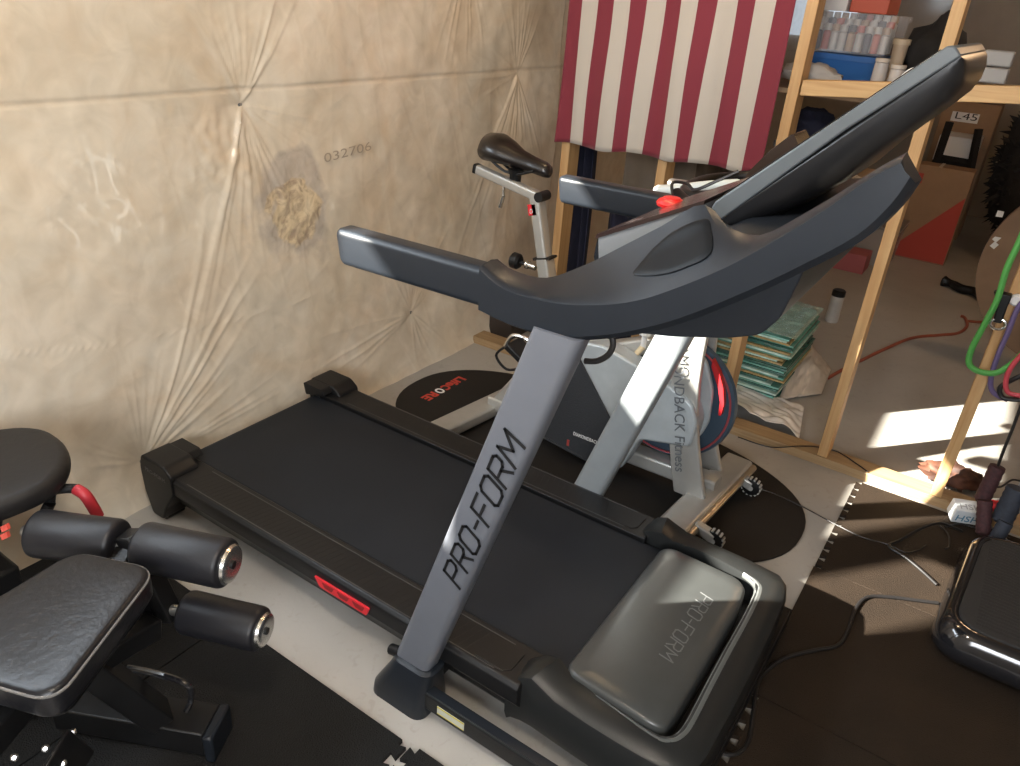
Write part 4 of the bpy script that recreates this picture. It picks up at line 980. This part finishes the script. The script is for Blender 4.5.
# rope handles
def rope(pa, pb, y0, y1, r, m, label, cord=None):
    a, b = at(pa[0], pa[1], 'y', y0), at(pb[0], pb[1], 'y', y1); d = (b - a); L = d.length
    t = thing('rope_handle', b, label, 'rope handle'); prof = [(0, r * .6)]
    for k in range(12): prof += [(L * (k + .15) / 12, r * (1.0 if k % 2 else .93))]
    prof += [(L, r * .7)]
    MB().lathe(a, d, prof, 18).build('foam_grip', m, t)
    if cord: MB().tube(spline([a] + [at(px, py, 'y', y0 + .01 * k) for k, (px, py) in enumerate(cord)], 6), .005, 8).build('rope', CORD, t)
GRIP = mat('maroon_foam', (.055, .018, .022), .8, noise=.5, nscale=90, bump=.3)
rope((998, 466), (981, 502), 2.76, 2.74, .026, GRIP, 'maroon and black foam rope handle leaning with its cord going up', cord=[(1003, 452), (1012, 430), (1024, 398)])
rope((985, 500), (983, 535), 2.70, 2.66, .024, GRIP, 'lower maroon foam rope handle, standing behind the vibration platform')
DBL = mat('dark_blue_foam', (.025, .032, .050), .75, noise=.4, nscale=60)
rope((1018, 488), (1001, 522), 2.72, 2.70, .034, DBL, 'thick dark blue foam handle at the right edge')
rope((1006, 522), (992, 546), 2.665, 2.635, .024, DBL, 'slimmer dark blue handle end leaning beneath the thick one')
cable('jump_rope', [(985, 484, .02), (1000, 487, .02), (1012, 480, .02), (1024, 482, .02)], .004, CORD, 'black rope lying behind the foam handles on the sill plate', 'rope', z=.04)
tag(MB().tube([at(1000, 533, 'z', .03), at(1011, 547, 'z', .025)], .006, 8).build('white_stick', PAPER, None), 'short white stick behind the vibration platform', 'stick')
bx_o = at(966, 512, 'z', .0125)
b_ = Matrix.Rotation(math.radians(24), 3, 'Z') @ Matrix.Rotation(math.radians(14), 3, 'X')
sb = thing('small_carton', bx_o, 'little white carton with blue print leaning on the sill plate by the sunlit stud', 'box')
bc = Vector((.198, 2.800, .050)); MB().box(bc, (.095, .06, .062), rot=b_).build('carton_body', mat('carton_white', (.62, .66, .70), .6), sb, bevel=.002)
text('carton_print', 'HSH', bc + b_ @ Vector((-.040, -.0305, -.020)), b_ @ Vector((1, 0, 0)), b_ @ Vector((0, 0, 1)), .042, mat('carton_blue', (.08, .22, .34), .6), sb, width=.075)
text('carton_print', 'HSH', bc + b_ @ Vector((-.035, -.018, .0315)), b_ @ Vector((1, 0, 0)), b_ @ Vector((0, 1, 0)), .036, mat('carton_grey_print', (.30, .33, .36), .6), sb, width=.07)
def blob(name, c, s, m, seed=0, amp=.25, f=3, n=28, par=None):
    c = Vector(c); vs, fs = [], []
    for j in range(n // 2 + 1):
        th = PI * j / (n // 2)
        for i in range(n):
            ph = 2 * PI * i / n; d = Vector((math.sin(th) * math.cos(ph), math.sin(th) * math.sin(ph), math.cos(th)))
            k = 1 + amp * NZ.noise(d * f + Vector((seed, seed * 2, 0))) + amp * .4 * NZ.noise(d * f * 3 + Vector((seed, 0, 3)))
            q = Vector((d.x * s[0] * k, d.y * s[1] * k, max(d.z * s[2] * k, -s[2] * .8))); vs.append(c + q)
    for j in range(n // 2):
        for i in range(n): fs.append((j * n + i, j * n + (i + 1) % n, (j + 1) * n + (i + 1) % n, (j + 1) * n + i))
    me = mesh_of(vs, fs); bm = bmesh.new(); bm.from_mesh(me); bmesh.ops.remove_doubles(bm, verts=bm.verts, dist=1e-5); bm.to_mesh(me); bm.free()
    return put(name, me, m, par, ang=80)
gl = at(968, 478, 'z', .03)
tag(blob('work_glove', (gl.x - .05, 3.05, .045), (.11, .06, .045), mat('brown_leather', (.13, .045, .022), .7, noise=.8, nscale=18), 3, .5, 2.5), 'brown and black crumpled leather glove on the floor behind the sunlit stud', 'glove')
gl = at(995, 492, 'z', .05); tag(blob('red_clip', (gl.x + .01, 2.895, .060), (.035, .022, .018), RED, 5, .5), 'bright red plastic clip among the rope handles', 'clip')
gl = at(1010, 502, 'z', .05); tag(blob('crumpled_bag', (gl.x + .10, 3.03, .055), (.08, .05, .06), CLEAR, 8, .5), 'crumpled clear plastic bag on the sill plate behind the rope handles', 'bag')

# ---------------------------------------------------- stack of glass sheets
TEAL = mat('glass_edge_teal', (.16, .42, .34), .18, noise=.5, nscale=14, coat=.4)
TEAL2 = mat('glass_edge_dark', (.05, .15, .12), .2, noise=.4, nscale=20, coat=.4)
GOLD = mat('glass_edge_gold', (.42, .30, .12), .3, noise=.4, nscale=30)
PALE = mat('glass_edge_pale', (.50, .70, .60), .2, noise=.4, nscale=16, coat=.4)
zs = .008; seq = [TEAL2, TEAL, TEAL2, PALE, TEAL2, TEAL, PALE, TEAL2, TEAL2, GOLD, TEAL, PALE, TEAL2, TEAL, TEAL2, TEAL2, GOLD, PALE, GOLD, TEAL, PALE, GOLD, TEAL, TEAL2, TEAL, GOLD, PALE, TEAL]
ZT = at(789, 338, 'y', 3.27).z
for k, m_ in enumerate(seq):
    h_ = (ZT - .008) / len(seq) * (1.0); dx = random.uniform(-.018, .018); dy = random.uniform(-.012, .012); a_ = random.uniform(-.02, .02)
    if k in (6, 7, 8): dx -= .05
    if k in (16, 17): dx -= .03
    g_ = MB().box((-.905 + dx, 3.495 + dy, zs + h_ / 2), (.58, .48, h_ * .80), rot=Matrix.Rotation(a_, 3, 'Z')).build('glass_sheet', m_, None, bevel=.0015)
    tag(g_, 'green-edged glass sheet in the tall stack lying beyond the partition' if 0 < k < len(seq) - 1 else ('dark bottom glass sheet of the stack, resting on the floor' if k == 0 else 'top glass sheet of the stack, under crumpled film'), 'glass sheet', 'glass sheets in the stack')
    zs += h_
def sheet(name, fn, nu, nv, m, label=None, cat=None, th=.0015):
    vs = [fn(i / nu, j / nv) for j in range(nv + 1) for i in range(nu + 1)]
    fs = [(j * (nu + 1) + i, j * (nu + 1) + i + 1, (j + 1) * (nu + 1) + i + 1, (j + 1) * (nu + 1) + i) for j in range(nv) for i in range(nu)]
    o = put(name, mesh_of(vs, fs), m, None, ang=80); md = o.modifiers.new('t', 'SOLIDIFY'); md.thickness = th
    return tag(o, label, cat)
WRAP = mat('shrink_wrap', (.45, .62, .52), .12, alpha=.40, spec=.8, noise=.3, nscale=12)
sheet('shrink_wrap', lambda u, v: (-1.20 + .60 * u, 3.25 + .49 * v, zs + .006 + .012 * abs(NZ.noise(Vector((u * 7, v * 9, 1)))) + .010 * abs(NZ.noise(Vector((u * 19, v * 21, 4)))) ), 60, 70, WRAP, 'crumpled pale green plastic film lying on top of the glass stack', 'plastic film')
WSH = mat('white_sheeting', (.80, .78, .75), .3, noise=.2, nscale=6, coat=.3)
c_ = [at(700, 402, 'z', .05), at(800, 436, 'z', .03), at(806, 400, 'z', .05), at(724, 372, 'z', .05)]
def ws(u, v):
    p = (c_[0] * (1 - u) + c_[1] * u) * (1 - v) + (c_[3] * (1 - u) + c_[2] * u) * v
    e = smooth(0, .2, u) * smooth(1, .8, u); return (p.x, max(p.y, 2.955), .012 + .060 * (1 - v) * e * (1 + .4 * math.sin(u * 7)) + .018 * abs(NZ.noise(Vector((u * 6, v * 6, 2)))) + .004)
sheet('plastic_sheeting', ws, 60, 40, WSH, 'curled white plastic sheeting lying in front of the glass stack', 'plastic sheet')
c3 = [at(779, 398, 'z', .02), at(822, 392, 'z', .02), at(832, 368, 'z', .02), at(800, 352, 'z', .02)]
def ws2(u, v):
    p = (c3[0] * (1 - u) + c3[1] * u) * (1 - v) + (c3[3] * (1 - u) + c3[2] * u) * v
    return (p.x, p.y, .010 + .10 * (1 - u) * v + .05 * math.sin(u * 3) * (1 - abs(2 * v - 1)) + .010 * abs(NZ.noise(Vector((u * 6, v * 6, 7)))))
sheet('plastic_sheeting', ws2, 30, 30, mat('cloudy_sheeting', (.62, .57, .50), .35, alpha=.85, coat=.3), 'cloudy plastic sheet spread on the floor right of the glass stack', 'plastic sheet')
# spray bottle
bq = at(831, 321, 'z', 0); bo = thing('shaker_bottle', (bq.x, bq.y, 0), 'clear and grey bottle with black cap standing alone on the store floor', 'bottle')
MB().lathe((bq.x, bq.y, 0), (0, 0, 1), [(0, .034), (.006, .038), (.05, .038), (.055, .036), (.155, .036), (.16, .034)], 22).build('bottle_body', mat('bottle_frost', (.50, .48, .45), .35, noise=.3, nscale=12), bo)
MB().lathe((bq.x, bq.y, .158), (0, 0, 1), [(0, .037), (.030, .037), (.036, .030)], 22).build('bottle_cap', BLK, bo)

# ------------------------------------------------------------- store room
def bxt(name, x0, x1, y0, y1, z0, z1, m, label, cat, bev=.004, par=None):
    o = MB().bx(x0, x1, y0, y1, z0, z1).build(name, m, par, bevel=bev); return tag(o, label, cat) if label else o
cb1 = thing('cardboard_box', (-.5, 6.4, 0), 'tall cardboard box with a red printed corner, behind the pine studs', 'box')
bxt('box_body', -.73, -.29, 6.30, 6.48, 0, .68, CARD, None, None, par=cb1)
MB().prism([(-.71, .01), (-.295, .01), (-.295, .50)], 'y', 6.296, 6.300).build('red_print', CARDR, cb1, smooth=False)
MB().prism([(-.70, .55), (-.60, .55), (-.60, .62), (-.70, .62)], 'y', 6.296, 6.300).build('red_logo_patch', CARDR, cb1, smooth=False)
MB().bx(-.52, -.50, 6.29, 6.49, .677, .683).build('packing_tape', mat('tape_tan', (.40, .28, .17), .3), cb1, smooth=False)
q0, q1 = at(946, 98, 'y', 7.2), at(1004, 102, 'y', 7.2)
cb2 = thing('cardboard_box', ((q0.x + q1.x) / 2, 7.3, 0), 'large plain cardboard box with a white paper label, farthest back', 'box')
bxt('box_body', q0.x, q1.x, 7.2, 7.6, 0, q0.z - .01, CARD, None, None, par=cb2)
a_, b_2 = at(953, 111, 'y', 7.195), at(977, 124, 'y', 7.195)
MB().bx(a_.x, b_2.x, 7.192, 7.2, b_2.z, a_.z).build('paper_label', PAPER, cb2, smooth=False)
text('label_print', 'L45', (a_.x + .02, 7.191, b_2.z + .02), (1, 0, 0), (0, 0, 1), (a_.z - b_2.z) * 1.0, INK, cb2, width=(b_2.x - a_.x) * .8)
# upturned stool with a pile of boards
us = thing('dark_stool', (-.42, 6.85, .0), 'dark wooden stool frame upside down in front of the labelled cardboard box', 'stool')
zb_ = at(937, 158, 'y', 6.7).z
for pxa, pxb in (((950, 122), (937, 160)), ((979, 129), (971, 167))):
    a_, b_3 = at(*pxa, 'y', 6.7), at(*pxb, 'y', 6.7); MB().tube([(a_.x, a_.y, a_.z), (b_3.x, b_3.y, b_3.z), (b_3.x - .01, b_3.y, .0)], .028, 4).build('leg', DKB, us)
a_, b_3 = at(937, 158, 'y', 6.72), at(972, 164, 'y', 6.72); MB().tube([a_, b_3], .03, 4).build('stool_rail', DKB, us)
bd0, bd1 = at(934, 156, 'y', 6.85), at(984, 140, 'y', 6.85)
bxt('paper_pile', bd0.x, bd1.x - .02, 6.80, 7.12, bd0.z - .02, bd1.z, PAPER, 'pile of whitish boards between the legs of the dark stool', 'boards')
bxt('crate', bd0.x, bd1.x - .02, 6.80, 7.12, 0, bd0.z - .022, mat('dim_crate', (.10, .07, .05), .8), 'dark crate under the pile of whitish boards', 'crate')
# bushy dark thing
def shag(c, s, n, label):
    mb_ = MB(); c = Vector(c)
    for k in range(n):
        d = Vector((random.gauss(0, 1), random.gauss(0, 1), random.gauss(0, 1))).normalized(); p = c + Vector((d.x * s[0], d.y * s[1], d.z * s[2])) * random.uniform(.25, .95)
        if p.z < .03: p.z = .03
        t = d.orthogonal().normalized() * random.uniform(.012, .03); e = p + (d + Vector((random.uniform(-.6, .6), random.uniform(-.6, .6), random.uniform(-.6, .6)))).normalized() * random.uniform(.04, .09)
        e.z = max(e.z, .005)
        mb_.add([p + t, p - t, e, p + t.cross(d)], [(0, 1, 2), (1, 3, 2), (3, 0, 2), (0, 3, 1)])
    return mb_
sh = thing('artificial_tree', (.05, 6.6, 0), 'dark bushy bundle of branches standing in the store room shadow, right edge', 'artificial tree')
sm = shag((.06, 6.7, .72), (.28, .3, .55), 2600, ''); so = sm.build('branches', DKB, sh, smooth=False); so['kind'] = 'stuff'; blob('branch_core', (.06, 6.7, .72), (.24, .26, .52), DKB, 3, .3, 2, par=sh)
MB().tube([(.06, 6.7, 0), (.06, 6.7, 1.2)], .03, 10).build('trunk', DKB, sh)
# bins on the store floor
def tote(name, x0, x1, y0, y1, z0, z1, m, label, lid=None, taper=.02):
    t = thing(name, ((x0 + x1) / 2, (y0 + y1) / 2, z0), label, 'storage bin')
    w = .006; mb_ = MB()
    r1 = [(x0 + taper, y0 + taper), (x1 - taper, y0 + taper), (x1 - taper, y1 - taper), (x0 + taper, y1 - taper)]; r2 = [(x0, y0), (x1, y0), (x1, y1), (x0, y1)]
    def ins(r, d): cx_ = (x0 + x1) / 2; cy_ = (y0 + y1) / 2; return [(p[0] + (d if p[0] < cx_ else -d), p[1] + (d if p[1] < cy_ else -d)) for p in r]
    rings = [[(p[0], p[1], z0) for p in r1], [(p[0], p[1], z1 - .02) for p in r2], [(p[0], p[1], z1 - .02) for p in ins(r2, -.008)], [(p[0], p[1], z1) for p in ins(r2, -.008)], [(p[0], p[1], z1) for p in ins(r2, w)], [(p[0], p[1], z0 + w) for p in ins(r1, w)]]
    mb_.loft(rings).build('bin_body', m, t, smooth=False)
    if lid: MB().bx(x0 - .012, x1 + .012, y0 - .012, y1 + .012, z1 + .001, z1 + .022).build('bin_lid', lid, t, bevel=.006)
    return t
tote('storage_bin', -.98, -.60, 5.86, 6.22, 0, .27, mat('clear_tote', (.5, .45, .4), .25, alpha=.55), 'clear storage bin with a grey lid beside the red-printed box', mat('grey_lid', (.22, .19, .17), .5))
bxt('toy_box', -1.05, -.72, 5.60, 5.80, 0, .13, mat('faded_pink', (.38, .10, .10), .6), 'flat faded pink box in front of the clear bin', 'box')
# big round cardboard
rc = thing('round_tabletop', (.45, 4.7, 0), 'big round brown board standing on edge at the right of the store room', 'round board')
MB().lathe((.455, 4.64, .52), (0, -1, -.10), [(0, .50), (.003, .515), (.035, .515), (.038, .50)], 64).build('board_disc', mat('brown_board', (.26, .155, .09), .65, noise=.2, nscale=6), rc, ang=40)
st_ = MB()
for k, (px, py) in enumerate(((1000, 236), (1005, 231), (1010, 226), (1015, 221), (994, 246))):
    a_ = at(px, py, 'y', 4.575); st_ = MB().box((a_.x, 4.592 - .0, a_.z), (.026, .004, .075 if k < 4 else .03), rot=Matrix.Rotation(.5, 3, 'Y')); st_.build('paper_sticker', PAPER, rc, smooth=False)
a_ = at(1000, 214, 'y', 4.6); MB().box((a_.x, 4.600, a_.z), (.03, .004, .03)).build('round_sticker', PAPER, rc, smooth=False)
fl = [at(px, py, 'z', .03) for px, py in ((943, 281), (952, 284), (962, 289), (975, 292), (986, 300))]
MB_ = MB().tube(spline(fl, 5), [.035, .04, .035, .03, .026, .026, .028, .03, .03, .03, .03, .03, .03, .03, .03, .03, .03, .03, .03, .03, .03][:21], 8)
tag(MB_.build('black_strap_tool', BLK, None), 'black hooked tool lying on the store floor by the round board', 'tool')

# shelf with craft supplies
PLY = wood_mat('plywood', (.40, .28, .17), (.32, .21, .12), (3, 40, 40))
tag(MB().bx(-.93, -.315, 2.943, 3.75, 1.335, 1.352).build('shelf_board', PLY, None, bevel=.001), 'upper wooden shelf board behind the studs, carrying the blue bin', 'shelf')
tag(MB().bx(-.93, -.50, 2.943, 3.75, .985, 1.000).build('shelf_board', PLY, None, bevel=.001), 'lower wooden shelf board carrying the dark grey tote', 'shelf')
tote('storage_bin', -.835, -.560, 3.30, 3.62, 1.353, 1.462, BLUEP, 'bright blue plastic bin on the store shelf', None, .015)
tote('storage_bin', -.850, -.560, 3.30, 3.62, 1.466, 1.605, CLEAR, 'clear plastic bin full of small craft bottles, standing over the blue bin', None, .006)
cols = [(.62, .60, .56), (.55, .12, .08), (.05, .06, .09), (.62, .60, .56), (.45, .30, .18), (.62, .60, .56)]
for r_ in range(3):
    for k in range(9):
        x = -.822 + k * .0300; y = 3.33 + r_ * .050; z = 1.474; ci = (k * 5 + r_ * 3) % 6; hgt = .080 + .02 * r_
        t = thing('craft_bottle', (x, y, z), 'small craft bottle with %s cap inside the clear bin' % ('white', 'red', 'black', 'white', 'tan', 'white')[ci], 'bottle', 'craft bottles in the clear bin')
        MB().lathe((x, y, z), (0, 0, 1), [(0, .0135), (hgt - .02, .0135), (hgt - .014, .007)], 12).build('bottle_body', mat('craft%d' % ((ci + 2) % 6), cols[(ci + 2) % 6], .4), t)
        MB().lathe((x, y, z + hgt - .014), (0, 0, 1), [(0, .0135), (.024, .0125)], 12).build('bottle_cap', mat('craft%d' % ci, cols[ci], .4), t)
ck = at(815, 73, 'y', 3.10)
tag(blob('cloth_sack', (-.765, 3.10, 1.392), (.105, .07, .042), mat('pale_cloth', (.55, .52, .48), .9, bump=.4, bscale=40), 11, .35, 2.2), 'crumpled pale grey cloth bundle on the shelf in front of the blue bin', 'cloth')
tag(blob('red_pouch', (-.900, 3.09, 1.384), (.028, .05, .034), RED, 4, .2), 'small red pouch left of the pale cloth bundle', 'pouch')
for k, (x, y, h_) in enumerate(((-.540, 3.16, .10), (-.480, 3.14, .085))):
    j = thing('glass_jar', (x, y, 1.353), ('taller clear jar right of the blue bin', 'shorter clear jar nearest the black cloth')[k], 'jar', 'clear jars on the shelf')
    MB().lathe((x, y, 1.353), (0, 0, 1), [(0, .022), (.004, .026), (h_, .024), (h_ + .004, .020)], 22).build('jar_body', mat('cloudy_jar', (.62, .58, .54), .2, alpha=.6), j)
    MB().lathe((x, y, 1.353 + h_ + .004), (0, 0, 1), [(0, .025), (.012, .025)], 22).build('jar_lid', mat('jar_lid', (.45, .40, .34), .4), j)
j = thing('lidded_cup', (-.520, 3.32, 1.353), 'tall tan cup with a wide rim behind the clear jars', 'cup')
MB().lathe((-.520, 3.32, 1.353), (0, 0, 1), [(0, .020), (.16, .026), (.163, .020)], 22).build('cup_body', mat('tan_cup', (.36, .28, .20), .5), j)
MB().lathe((-.520, 3.32, 1.513), (0, 0, 1), [(0, .031), (.018, .031), (.02, .026)], 22).build('cup_lid', mat('tan_cup_lid', (.42, .34, .24), .5), j)
tag(blob('black_cloth', (-.425, 3.46, 1.475), (.10, .15, .13), mat('black_cloth', (.013, .012, .012), .95, bump=.5, bscale=30), 21, .35, 2.0), 'large black cloth mound on the shelf left of the screen stud', 'cloth')
for k in range(2):
    bxt('grey_case', -.215, -.135, 2.866, 2.92, 1.442 + k * .047, 1.486 + k * .047, mat('grey_case', (.22, .205, .19), .5), ('lower small grey case right of the treadmill screen', 'upper small grey case stacked on its twin, right of the screen')[k], 'case', bev=.005)
bxt('red_carton', -.735, -.600, 3.34, 3.56, 1.606, 1.74, mat('orange_red', (.55, .10, .05), .5), 'orange-red carton on top of the clear bin', 'box')
bxt('white_carton', -.845, -.745, 3.34, 3.56, 1.606, 1.72, PAPER, 'white carton beside the orange-red carton', 'box')
pl_ = at(920, 66, 'y', 3.05)
dt = thing('white_plate', (pl_.x, 3.05, 1.353), 'white plate standing on the shelf behind the treadmill screen', 'plate')
MB().lathe((pl_.x + .0, 3.06, 1.353 + .052), (.1, -1, .12), [(0, .03), (.002, .050), (.006, .054), (.008, .052), (.003, .03)], 30).build('plate_disc', PAPER, dt)
# lower shelf
tote('storage_bin', -.83, -.55, 3.10, 3.42, 1.001, 1.150, GREYP, 'dark grey tote on the lower shelf under the rail', None, .015)
tag(blob('navy_bag', (-.760, 3.28, 1.205), (.08, .10, .060), NAVY, 2, .3), 'dark navy bundle stuffed in the dark grey tote', 'clothes')
tag(blob('brown_bag', (-.612, 3.26, 1.200), (.055, .09, .055), mat('red_brown', (.14, .045, .025), .8, noise=.6, nscale=20), 6, .3), 'red-brown bundle in the dark grey tote beside the navy one', 'clothes')
# things hanging behind the flag
def cloth(name, x0, x1, z0, z1, y, m, label, cat, f=30, amp=.02):
    sheet(name, lambda u, v: (x0 + (x1 - x0) * u + .01 * math.sin(v * 5), y + amp * math.sin(u * f + v * 2) + .02 * NZ.noise(Vector((u * 4, v * 3, x0))), z0 + (z1 - z0) * v), 50, 30, m, label, cat, .004)
cloth('canvas_tarp', -1.58, -.96, .45, 1.60, 3.34, TANC, 'tan canvas sheet hanging behind the flag', 'tarp', 14, .03)
cloth('navy_coat', -1.655, -1.555, .02, 1.5, 3.02, NAVY, 'dark navy coat hanging behind the bike saddle post', 'coat', 16, .03)
cloth('dark_trousers', -1.50, -1.18, .02, .80, 3.12, NAVY, 'dark trousers hanging under the far treadmill handrail', 'trousers', 24, .025)
cloth('brown_blanket', -1.16, -.96, .02, 1.22, 3.20, mat('dim_blanket', (.10, .075, .055), .9, noise=.3), 'dim brown blanket hanging behind the middle stud', 'blanket', 12, .02)
tag(blob('navy_duffel', (-1.13, 3.02, .13), (.13, .06, .14), mat('duffel_blue', (.03, .05, .09), .7), 9, .2, 1.5), 'dark blue duffel bag on the floor between bike and glass stack', 'bag')
a_ = at(488, 340, 'y', 3.0); bxt('dark_case', a_.x, a_.x + .14, 3.0, 3.2, .0, .20, mat('dim_case', (.035, .025, .02), .5), 'small dark brown case on the floor behind the sill, near the wall', 'case')
